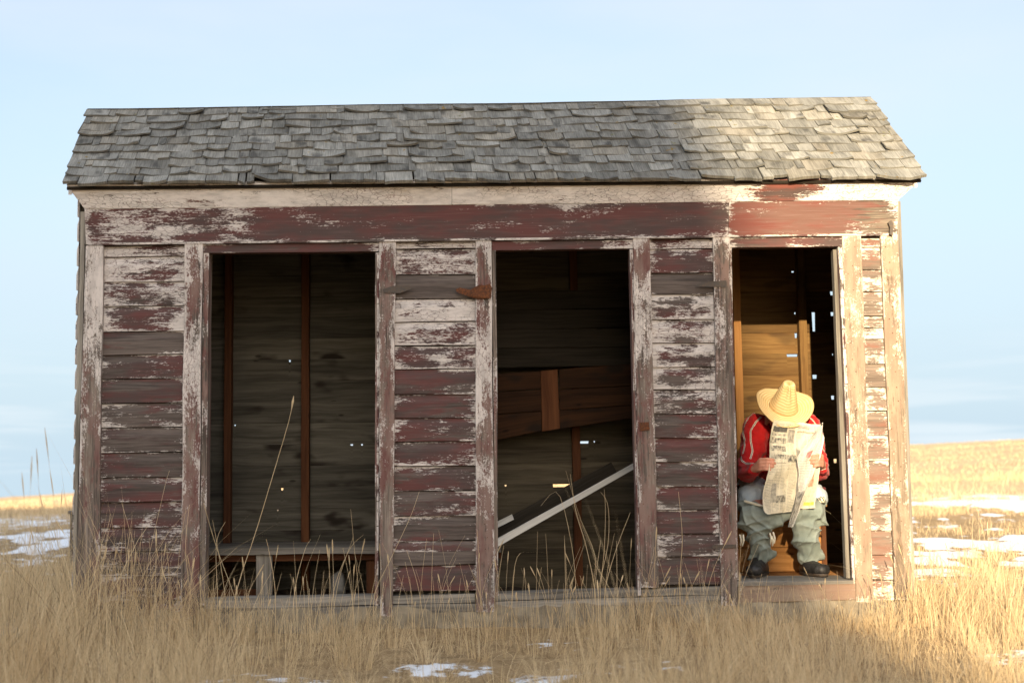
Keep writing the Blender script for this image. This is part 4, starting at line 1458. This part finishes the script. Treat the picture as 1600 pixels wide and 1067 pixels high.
def revolve(prof, name, mat, fun, thick, vs_=.22):
    m = MB()
    vs, uv, fs = [], [], []
    for k, pr_ in enumerate(prof):
        for i in range(NA + 1):
            a = 2 * math.pi * i / NA
            vs.append(fun(pr_, a))
            uv.append((i / NA, k / (len(prof) - 1) * vs_))
    n = NA + 1
    N1 = len(vs)
    for k in range(len(prof)):
        for i in range(NA + 1):
            vs.append(vs[k * n + i] - up_ * thick)
            uv.append(uv[k * n + i])
    for k in range(len(prof) - 1):
        for i in range(NA):
            q = [k * n + i, k * n + i + 1, (k + 1) * n + i + 1, (k + 1) * n + i]
            fs.append(q)
            fs.append([N1 + x for x in q][::-1])
    K = (len(prof) - 1) * n
    for i in range(NA):
        fs.append([K + i, K + i + 1, N1 + K + i + 1, N1 + K + i])
    m.add(vs, fs, uv)
    return m.build(name, mat, hat, True)
def brim(t, a):
    r = .089 + .083 * t
    side = abs(math.cos(a)) ** 2.2
    z = t ** 1.5 * (.050 * side - .008 * max(0, -math.sin(a))) + .0025 * math.sin(7 * a + 1) * t
    return hp_(r, a, z, 1.0, 1.06)
revolve(np.linspace(0, 1, 22), 'brim', M['straw'], brim, .003, .13)
def crown(t, a):
    # tall, pinched crown: wide at the band, narrow at the top
    s = math.sin(a)
    c = math.cos(a)
    if t < .85:
        q = t / .85
        r = .094 - .052 * q ** 1.05
        z = .168 * q
    else:
        q = (t - .85) / .15
        r = .042 * max(0.0, math.cos(q * math.pi / 2)) ** .8 + .0005
        z = .168 + .014 * math.sin(q * math.pi / 2)
    z2 = z
    # pinches left and right of the front
    dent = max(0, q if t < .85 else 1) ** 1.3 * .022 * (math.exp(-((a - 4.20) / .32) ** 2) + math.exp(-((a - 5.22) / .32) ** 2))
    return hp_(r - dent, a, z2 - .02 * max(0, -s) * max(0, t - .5), .92, 1.05)
revolve(np.linspace(0, 1, 30), 'crown', M['straw'], crown, .003, .26)
def band(t, a):
    b = crown(.04 + .06 * t, a)
    axis = hc + up_ * (b - hc).dot(up_)
    return b + (b - axis).normalized() * (.003 * math.sin(t * math.pi) + .0005)
revolve(np.linspace(0, 1, 6), 'hat_band', mat_cloth('straw_braid_band', (.40, .24, .09), (.55, .37, .16), 40), band, .001)

# ------------------------------------------------------------------ newspaper
def mat_news(name, rects, tint=(.66, .60, .46), colour=None):
    m = NT(name, .85, .15)
    uv = m.n('UVMap', props={'uv_map': 'uv'})
    sp = m.t.nodes.new('ShaderNodeSeparateXYZ')
    m.t.links.new(uv, sp.inputs[0])
    u_, v_ = sp.outputs[0], sp.outputs[1]
    cu = m.math('FRACT', m.math('MULTIPLY', u_, 4.0))
    colm = m.math('MULTIPLY', m.rng(cu, .04, .06), m.rng(cu, .96, .94))
    lv = m.math('MULTIPLY', v_, 64.0)
    ln = m.rng(m.math('FRACT', lv), .55, .5)
    wd_ = m.noise(m.n('CombineXYZ', X=m.math('MULTIPLY', u_, 130), Y=m.math('MULTIPLY', m.math('FLOOR', lv), 3.7), Z=0.0), 1, 2, .5)
    ink = m.math('MULTIPLY', m.math('MULTIPLY', colm, ln), m.rng(wd_, .40, .46))
    para = m.noise(m.n('CombineXYZ', X=m.math('MULTIPLY', u_, 4), Y=m.math('MULTIPLY', v_, 7), Z=2.0), 1, 2, .5)
    ink = m.math('MULTIPLY', ink, m.rng(para, .38, .46))
    ink = m.math('MULTIPLY', ink, .5)
    marg = m.math('MULTIPLY', m.math('MULTIPLY', m.rng(u_, .04, .05), m.rng(u_, .96, .95)), m.math('MULTIPLY', m.rng(v_, .02, .03), m.rng(v_, .98, .97)))
    ink = m.math('MULTIPLY', ink, marg)
    c = m.mix(ink, tint, (.06, .058, .055))
    pic = m.noise(m.n('CombineXYZ', X=m.math('MULTIPLY', u_, 14), Y=m.math('MULTIPLY', v_, 20), Z=1.0), 1, 3, .5)
    for (u0, u1, v0, v1, col_, soft) in rects:
        k = m.math('MULTIPLY', m.math('MULTIPLY', m.rng(u_, u0, u0 + .01), m.rng(u_, u1, u1 - .01)), m.math('MULTIPLY', m.rng(v_, v0, v0 + .006), m.rng(v_, v1, v1 - .006)))
        pc = m.mix(m.rng(pic, .25, .75), col_, m.mix(soft, col_, tint))
        c = m.mix(k, c, pc)
    m.put(m.b.inputs['Base Color'], c)
    m.b.inputs['Subsurface Weight'].default_value = 0.0
    # thin paper lets a little light through
    tr = m.t.nodes.new('ShaderNodeBsdfTranslucent')
    m.put(tr.inputs['Color'], c)
    ms = m.t.nodes.new('ShaderNodeMixShader')
    ms.inputs[0].default_value = .12
    m.t.links.new(m.b.outputs[0], ms.inputs[1])
    m.t.links.new(tr.outputs[0], ms.inputs[2])
    m.t.links.new(ms.outputs[0], m.out.inputs[0])
    return m.mat
dk_ = (.07, .068, .065)
gy_ = (.22, .21, .19)
pgA = mat_news('newspaper_left_page', [(.08, .62, .885, .945, dk_, .15), (.06, .60, .845, .875, gy_, .9), (.06, .62, .76, .83, dk_, .85), (.06, .62, .67, .74, dk_, .9), (.06, .62, .585, .64, dk_, .85), (.08, .60, .535, .545, dk_, 0),
                                       (.66, .96, .78, .93, gy_, .5), (.64, .98, .55, .64, dk_, .8), (.22, .40, .13, .33, gy_, .7), (.40, .72, .12, .20, dk_, .7)])
pgB = mat_news('newspaper_right_page', [(.08, .92, .885, .91, (.62, .22, .16), .4), (.0, .35, .615, .645, (.62, .50, .05), .2), (.50, .96, .04, .09, (.62, .52, .06), .25), (.55, .78, .26, .46, (.62, .14, .07), .6), (.10, .6, .93, .97, gy_, .6)], (.70, .63, .50))
pgC = mat_news('newspaper_folded_page', [(.34, .60, .66, .75, (.55, .10, .10), .5), (.1, .9, .0, .32, dk_, .8)], (.60, .57, .50))
paper = empty('newspaper', P(1240, 800, .12))
tag(paper, 'open crumpled newspaper held up in both hands under the hat', 'newspaper')
def page(rows_, mat, name, crumple=.004, seed=0, nu=14, nv=30, off=0.0):
    """rows_: (v, left px, left py, left Y, right px, right py, right Y), top row first"""
    vs, uv, fs = [], [], []
    vv = [r[0] for r in rows_]
    for j_ in range(nv + 1):
        t = 1 - j_ / nv
        r = [float(np.interp(1 - t, [1 - q for q in vv], [row[k] for row in rows_])) for k in range(1, 7)]
        a, b = P(r[0], r[1], r[2]), P(r[3], r[4], r[5])
        for i in range(nu + 1):
            s_ = i / nu
            p = a.lerp(b, s_)
            k = crumple * 2.2 * mnoise.noise((s_ * 2.2 + seed, t * 3.1, 1)) + crumple * (1 - abs(mnoise.noise((s_ * 5 + seed, t * 6, 5)))) - crumple * .8 * abs(mnoise.noise((s_ * 9 + t * 5, t * 9 + seed, 3)))
            p = p + Vector((.25 * k, -k + off, .2 * k))
            vs.append(p)
            uv.append((s_, t))
    n = nu + 1
    N1 = len(vs)
    vs += [v + Vector((0, .0012, 0)) for v in vs]
    uv += uv
    for j_ in range(nv):
        for i in range(nu):
            q = [j_ * n + i, j_ * n + i + 1, (j_ + 1) * n + i + 1, (j_ + 1) * n + i]
            fs.append(q[::-1])
            fs.append([N1 + x for x in q])
    m = MB()
    m.add(vs, fs, uv)
    return m.build(name, mat, paper, True)
page([(1, 1207, 656, .135, 1244, 663, .175), (.55, 1199, 722, .098, 1243, 724, .165), (.25, 1191, 770, .085, 1243, 762, .150), (.04, 1193, 800, .090, 1238, 796, .145), (0, 1197, 804, .095, 1237, 799, .14)], pgA, 'page', .018, 1)
page([(1, 1241, 661, .180, 1280, 664, .135), (.55, 1241, 724, .170, 1280, 722, .108), (.2, 1240, 770, .165, 1276, 770, .125), (0, 1236, 796, .16, 1271, 794, .135)], pgB, 'page', .015, 5)
page([(1, 1272, 676, .118, 1285, 660, .105), (.8, 1250, 708, .088, 1284, 690, .098), (.66, 1243, 716, .075, 1279, 716, .088), (.5, 1248, 742, .068, 1268, 742, .080), (.33, 1246, 766, .066, 1258, 766, .074),
      (.15, 1238, 796, .062, 1250, 796, .072), (0, 1231, 822, .058, 1236, 824, .066)], pgC, 'page', .018, 9)
page([(1, 1243, 700, .165, 1250, 704, .10), (.6, 1243, 735, .160, 1250, 738, .09), (.3, 1241, 775, .150, 1246, 776, .085), (0, 1231, 824, .11, 1234, 822, .075)], pgC, 'page', .005, 13, nu=8)
# ------------------------------------------------------------------ dry grass
def mat_grass():
    m = NT('dry_straw_grass', .75, .25)
    at = m.n('Attribute', 2, props={'attribute_name': 'shade'})
    pos = m.n('NewGeometry', 0)
    n1 = m.noise(pos, 1.3, 3, .6)
    c = m.mix(m.rng(at, 0, 1, 0, 1, False), (.45, .325, .18), (.80, .645, .405))
    c = m.mix(m.rng(n1, .45, .68, 0, .3), c, (.58, .38, .18))
    c = m.mix(m.rng(at, .16, .10), c, (.20, .135, .08))
    m.put(m.b.inputs['Base Color'], c)
    tr = m.t.nodes.new('ShaderNodeBsdfTranslucent')
    m.put(tr.inputs['Color'], c)
    ms = m.t.nodes.new('ShaderNodeMixShader')
    ms.inputs[0].default_value = .3
    m.t.links.new(m.b.outputs[0], ms.inputs[1])
    m.t.links.new(tr.outputs[0], ms.inputs[2])
    m.t.links.new(ms.outputs[0], m.out.inputs[0])
    return m.mat
M['grass'] = mat_grass()

def blades(name, x, y, h, w, lean, az, label, droop=None, face=None):
    N = len(x)
    z = terrain(x, y) - .015
    ts = np.array([0, .38, .74, 1.0])
    dr = np.zeros(N) if droop is None else droop
    ca, sa = np.cos(az), np.sin(az)
    yaw = rng.uniform(-1.0, 1.0, N) if face is None else face
    sx, sy = np.cos(yaw), np.sin(yaw)
    V = np.empty((N, 7, 3))
    for k, t in enumerate(ts):
        hz = lean * h * t ** 1.7
        cx, cy = x + ca * hz, y + sa * hz
        cz = z + h * (t - .25 * lean * t ** 2 - dr * t ** 4)
        ww = w * (1 - .55 * t) * .5
        if k < 3:
            V[:, 2 * k] = np.stack([cx - sx * ww, cy - sy * ww, cz], -1)
            V[:, 2 * k + 1] = np.stack([cx + sx * ww, cy + sy * ww, cz], -1)
        else:
            V[:, 6] = np.stack([cx, cy, cz], -1)
    b = (np.arange(N) * 7)[:, None]
    Q = np.concatenate([b + np.array([0, 1, 3, 2]), b + np.array([2, 3, 5, 4])], 1).reshape(-1)
    T_ = (b + np.array([4, 5, 6])).reshape(-1)
    loops = np.concatenate([Q, T_])
    st = np.concatenate([np.arange(2 * N) * 4, 8 * N + np.arange(N) * 3])
    me = bpy.data.meshes.new(name)
    me.vertices.add(N * 7)
    me.vertices.foreach_set('co', V.ravel())
    me.loops.add(len(loops))
    me.loops.foreach_set('vertex_index', loops)
    me.polygons.add(len(st))
    me.polygons.foreach_set('loop_start', st)
    a = me.attributes.new('shade', 'FLOAT', 'POINT')
    a.data.foreach_set('value', np.repeat(np.clip(rng.normal(.5, .27, N), 0, 1), 7))
    me.update()
    o = link(name, me, M['grass'], center=False)
    tag(o, label, kind='stuff')
    return o

def scatter(n, x0, x1, y0, y1, dens):
    x, y = rng.uniform(x0, x1, n), rng.uniform(y0, y1, n)
    keep = rng.random(n) < dens(x, y)
    inside = (x > -2.37) & (x < 2.47) & (y > -.035) & (y < 1.28)
    ang = np.abs(np.degrees(np.arctan2(x, y + 7.6)))
    keep &= ~inside & (ang < 29)
    return x[keep], y[keep]

def clump(x, y, s=1.4, seed=50):
    return fbm(x * s, y * s, seed, 3)

# grass round the shed
HX = [-4.5, -3.2, -2.6, -1.9, -1.3, -.8, -.3, .2, .55, .8, 1.1, 1.5, 2.1, 2.4, 2.75, 3.2, 4.5]
HV = [.28, .34, .44, .46, .17, .09, .08, .09, .12, .18, .13, .085, .085, .28, .40, .20, .16]
def hbase(x, y):
    h0 = np.interp(x, HX, HV)
    f = sstep(-.55, -1.3, y)                       # a little away from the wall
    h1 = np.interp(x, [-4.5, -2, -1, 0, 1, 2, 4.5], [.26, .27, .18, .12, .17, .13, .14])
    h0 = h0 * (1 - f) + h1 * f
    bk = sstep(.6, 1.8, y)
    return h0 * (1 - bk) + bk * np.where(x > 0, .07, .15)
def dens_near(x, y):
    c = clump(x, y)
    return np.clip(.16 + 3.0 * (c - .42), .035, 1) * (1 - .8 * np.clip(snowmask(x, y) * 1.5, 0, 1)) * np.where(y > .4, .6, 1)
x, y = scatter(62000, -4.2, 4.4, -2.9, 3.2, dens_near)
c = clump(x, y)
rightb = np.exp(-((x - 2.75) / .45) ** 2) * np.exp(-np.abs(y - .1) / .7)
h = .72 * hbase(x, y) * (.45 + 1.3 * sstep(.34, .74, c)) * np.clip(rng.normal(.78, .32, len(x)), .2, 1.7)
blades('grass', x, y, h, rng.uniform(.0016, .0036, len(x)), np.abs(rng.normal(.40, .34, len(x))) + .5 * rightb * rng.random(len(x)), rng.uniform(0, 2 * np.pi, len(x)),
       'dry straw coloured grass growing round the shed')
# bunches: stems that fan out of one root
def tufts(name, n, x0, x1, y0, y1, dens, hf, spread, label, per=(14, 46), wr=(.0016, .0036)):
    tx, ty = scatter(n, x0, x1, y0, y1, dens)
    k = rng.integers(per[0], per[1], len(tx))
    big = np.clip(rng.normal(1, .32, len(tx)), .45, 1.9)
    tilt, taz = np.abs(rng.normal(0, .22, len(tx))), rng.uniform(0, 2 * np.pi, len(tx))
    i = np.repeat(np.arange(len(tx)), k)
    a = rng.uniform(0, 2 * np.pi, len(i))
    rr = spread * np.sqrt(rng.random(len(i))) * big[i]
    x, y = tx[i] + np.cos(a) * rr, ty[i] + np.sin(a) * rr
    lx = np.cos(a) * (.10 + .5 * rng.random(len(i)) ** 1.5) + np.cos(taz[i]) * tilt[i]
    ly = np.sin(a) * (.10 + .5 * rng.random(len(i)) ** 1.5) + np.sin(taz[i]) * tilt[i]
    broken = rng.random(len(i)) < .07
    lean = np.hypot(lx, ly) + broken * rng.uniform(.5, 1.6, len(i))
    y = np.where((x > -2.37) & (x < 2.47) & (y > -.045) & (y < 1.0), -.05, y)
    h = hf(tx, ty)[i] * big[i] * np.clip(rng.normal(.85, .27, len(i)), .25, 1.6)
    near_wall = (y > -.3) & (y < .1) & (np.abs(x) < 2.4)
    az = np.arctan2(np.where(near_wall, -np.abs(ly), ly), lx)
    blades(name, x, y, h, rng.uniform(wr[0], wr[1], len(x)), lean, az, label)
tufts('grass_tufts', 2600, -4.2, 4.4, -2.9, 3.2, lambda x, y: np.clip(.2 + 1.6 * (clump(x, y) - .36), .06, 1) * (1 - .6 * np.clip(snowmask(x, y) * 1.5, 0, 1)),
      lambda x, y: 1.12 * hbase(x, y) + .03, .05, 'bunches of dry grass round the shed')
# flattened dead blades matted on the soil
x, y = scatter(52000, -4.2, 4.4, -2.9, 3.2, lambda x, y: (1 - .9 * np.clip(snowmask(x, y) * 1.4, 0, 1)))
blades('matted_grass', x, y, rng.uniform(.03, .075, len(x)), rng.uniform(.0022, .0048, len(x)), rng.uniform(1.2, 4.0, len(x)), rng.uniform(0, 2 * np.pi, len(x)), 'flattened dead grass lying on the soil')
# out-of-focus grass close to the camera
def dens_fore(x, y):
    px = x / (y + 7.6)
    m_ = .75 * sstep(-.13, -.22, px) + .95 * np.exp(-((px - .12) / .085) ** 2) + .06 + .22 * sstep(.22, .3, px)
    return np.clip(m_ * (.30 + 1.7 * (clump(x, y, 2.2, 70) - .3)), 0, 1)
def h_fore(x, y):
    return (.24 + .22 * clump(x, y, 2.2, 70)) + .04 * (3.4 - (y + 7.6))
x, y = scatter(15000, -2.6, 2.6, -5.2, -2.9, dens_fore)
blades('grass', x, y, .8 * h_fore(x, y) * np.clip(rng.normal(.85, .28, len(x)), .3, 1.7), rng.uniform(.0016, .0034, len(x)), np.abs(rng.normal(.38, .3, len(x))), rng.uniform(0, 2 * np.pi, len(x)), 'dry grass in the near foreground')
tufts('grass_tufts', 1150, -2.6, 2.6, -5.2, -2.9, dens_fore, h_fore, .045, 'bunches of dry grass in the near foreground', (12, 36), (.0014, .003))
# grass beyond the shed, among the snow
def dens_far(x, y):
    s = snowmask(x, y)
    return np.clip(.06 + 1.9 * (clump(x, y, .9, 90) - .40), .02, 1) * (1 - .95 * np.clip(s * 2.0, 0, 1))
x, y = scatter(130000, -10, 11, 3.0, 14, dens_far)
blades('grass', x, y, (.03 + .20 * clump(x, y, .9, 90)) * rng.uniform(.5, 1.3, len(x)), rng.uniform(.003, .007, len(x)), np.abs(rng.normal(.4, .3, len(x))), rng.uniform(0, 2 * np.pi, len(x)), 'dry grass tufts among the snow patches')
def dens_belt(x, y):
    return np.clip(.10 + 1.6 * (clump(x, y, .5, 95) - .36), .03, 1) * (1 - .35 * np.clip(snowmask(x, y) * 1.5, 0, 1))
x, y = scatter(90000, -17, 20, 14, 32, dens_belt)
blades('grass', x, y, (.05 + .26 * clump(x, y, .5, 95)) * rng.uniform(.5, 1.3, len(x)), rng.uniform(.005, .012, len(x)), np.abs(rng.normal(.25, .2, len(x))), rng.uniform(0, 2 * np.pi, len(x)), 'dry grass belt at the edge of the stubble field')
# stubble on the far slope
x, y = scatter(70000, -46, 56, 32, 150, lambda x, y: np.clip(1.0 - (y - 32) / 110, .08, 1))
blades('stubble', x, y, rng.uniform(.06, .16, len(x)), rng.uniform(.015, .04, len(x)), np.abs(rng.normal(.2, .2, len(x))), rng.uniform(0, 2 * np.pi, len(x)), 'pale stubble standing on the far slope')

# single tall stems, each with its nodding tip
def stem(path, r, head=0.0):
    """path: points from the root to the tip"""
    m = MB()
    pts = []
    n = 14
    for k in range(n + 1):
        t = k / n * (len(path) - 1)
        i = min(int(t), len(path) - 2)
        f_ = t - i
        p0, p1 = path[max(i - 1, 0)], path[i]
        p2, p3 = path[i + 1], path[min(i + 2, len(path) - 1)]
        pts.append(.5 * ((2 * p1) + (p2 - p0) * f_ + (2 * p0 - 5 * p1 + 4 * p2 - p3) * f_ ** 2 + (3 * p1 - p0 - 3 * p2 + p3) * f_ ** 3))
    vs, fs = [], []
    for k, p in enumerate(pts):
        t = k / n
        rr0 = r * (1 - .6 * t)
        if head and t > 1 - head:
            rr0 = r * 2.2 * math.sin(math.pi * min(1, (t - 1 + head) / head * .9 + .08)) + .0006
        for a in range(4):
            an = a * math.pi / 2
            vs.append(p + Vector((rr0 * math.cos(an), rr0 * math.sin(an), 0)))
    for k in range(n):
        for a in range(4):
            fs.append([k * 4 + a, k * 4 + (a + 1) % 4, k * 4 + 4 + (a + 1) % 4, k * 4 + 4 + a])
    m.add(vs, fs)
    return m
stems = MB()
def add_stem(path, r=.0022, head=0):
    m = stem(path, r, head)
    b = len(stems.v)
    stems.v += m.v
    stems.f += [[b + i for i in f] for f in m.f]
    stems.uv += m.uv
    stems.ed += m.ed
    stems.tone += m.tone
def gz(x, y):
    return float(terrain(x, y)) - .02
def px_stem(pts, Y, r=.0022, head=0):
    path = [P(x, y, Y) for x, y in pts]
    path.insert(0, Vector((path[0].x, Y, gz(path[0].x, Y))))
    add_stem(path, r, head)
px_stem([(368, 930), (400, 830), (430, 730), (452, 655), (459, 618)], -.35, .0026, .12)
px_stem([(370, 945), (340, 860), (322, 800), (318, 785)], -.2)
for pts in ([(935, 925), (950, 850), (950, 790), (938, 768)], [(938, 925), (944, 860), (946, 800), (944, 764)], [(930, 925), (915, 850), (900, 800), (891, 740)], [(925, 930), (930, 870), (905, 805), (884, 735)],
            [(945, 925), (962, 860), (985, 800)], [(900, 925), (893, 850), (872, 770), (845, 790)], [(800, 930), (808, 870), (830, 862), (858, 864)], [(838, 925), (840, 830)], [(884, 925), (882, 842)],
            [(1062, 910), (1066, 840), (1060, 768)], [(585, 930), (607, 880), (640, 810), (655, 768)], [(560, 925), (553, 850), (548, 795)], [(520, 930), (545, 860), (568, 835)],
            [(300, 950), (290, 860), (296, 788)], [(340, 940), (338, 850), (352, 815)], [(352, 935), (340, 855), (332, 812)], [(240, 960), (215, 870), (190, 785)], [(430, 925), (422, 870), (416, 842)], [(460, 925), (476, 860), (486, 842)]):
    px_stem(pts, random.uniform(-.45, -.1), random.uniform(.0016, .0024))
# feathery stalks at the left edge of the view
for (bx, tx, ty, Y) in ((100, 70, 668, -2.3), (70, 57, 700, -2.3), (108, 78, 735, -1.8), (52, 34, 738, -2.5), (95, 62, 770, -1.6), (88, 97, 765, -1.4), (40, 50, 712, -2.9)):
    px_stem([(bx, 930), ((bx * .6 + tx * .4), (930 + ty) / 2 + 20), (tx, ty)], Y, .0009, .12)
# random stalks
for k in range(760):
    x, y = random.uniform(-3.6, 3.6), -abs(random.gauss(0, .7)) - .07
    if y < -2.6 or (abs(x + .35) < .7 and y < -.9 and random.random() < .7):
        continue
    hgt = random.choice((random.uniform(.18, .42), random.uniform(.18, .42), random.uniform(.35, .6))) * (1.25 if x < -1.6 else .62 if 1.3 < x < 2.3 else 1)
    a = random.uniform(0, 6.28)
    ln = random.uniform(.03, .4) * hgt
    b0 = Vector((x, y, gz(x, y)))
    tip = b0 + Vector((math.cos(a) * ln, math.sin(a) * ln * .5, hgt))
    if tip.y > -.05:
        tip.y = -.05
    midp = b0.lerp(tip, .55) + Vector((0, 0, .04 * hgt)) - Vector((math.cos(a), 0, 0)) * ln * .15
    add_stem([b0, midp, tip], random.uniform(.0009, .0018), random.choice((0, 0, .2)))
me = stems.mesh('grass_stalks')
a = me.attributes.new('shade', 'FLOAT', 'POINT')
a.data.foreach_set('value', np.repeat(rng.uniform(.35, 1, len(me.vertices) // 60), 60))
o = link('grass_stalks', me, M['grass'], center=False)
tag(o, 'tall dry stalks standing before the shed', kind='stuff')
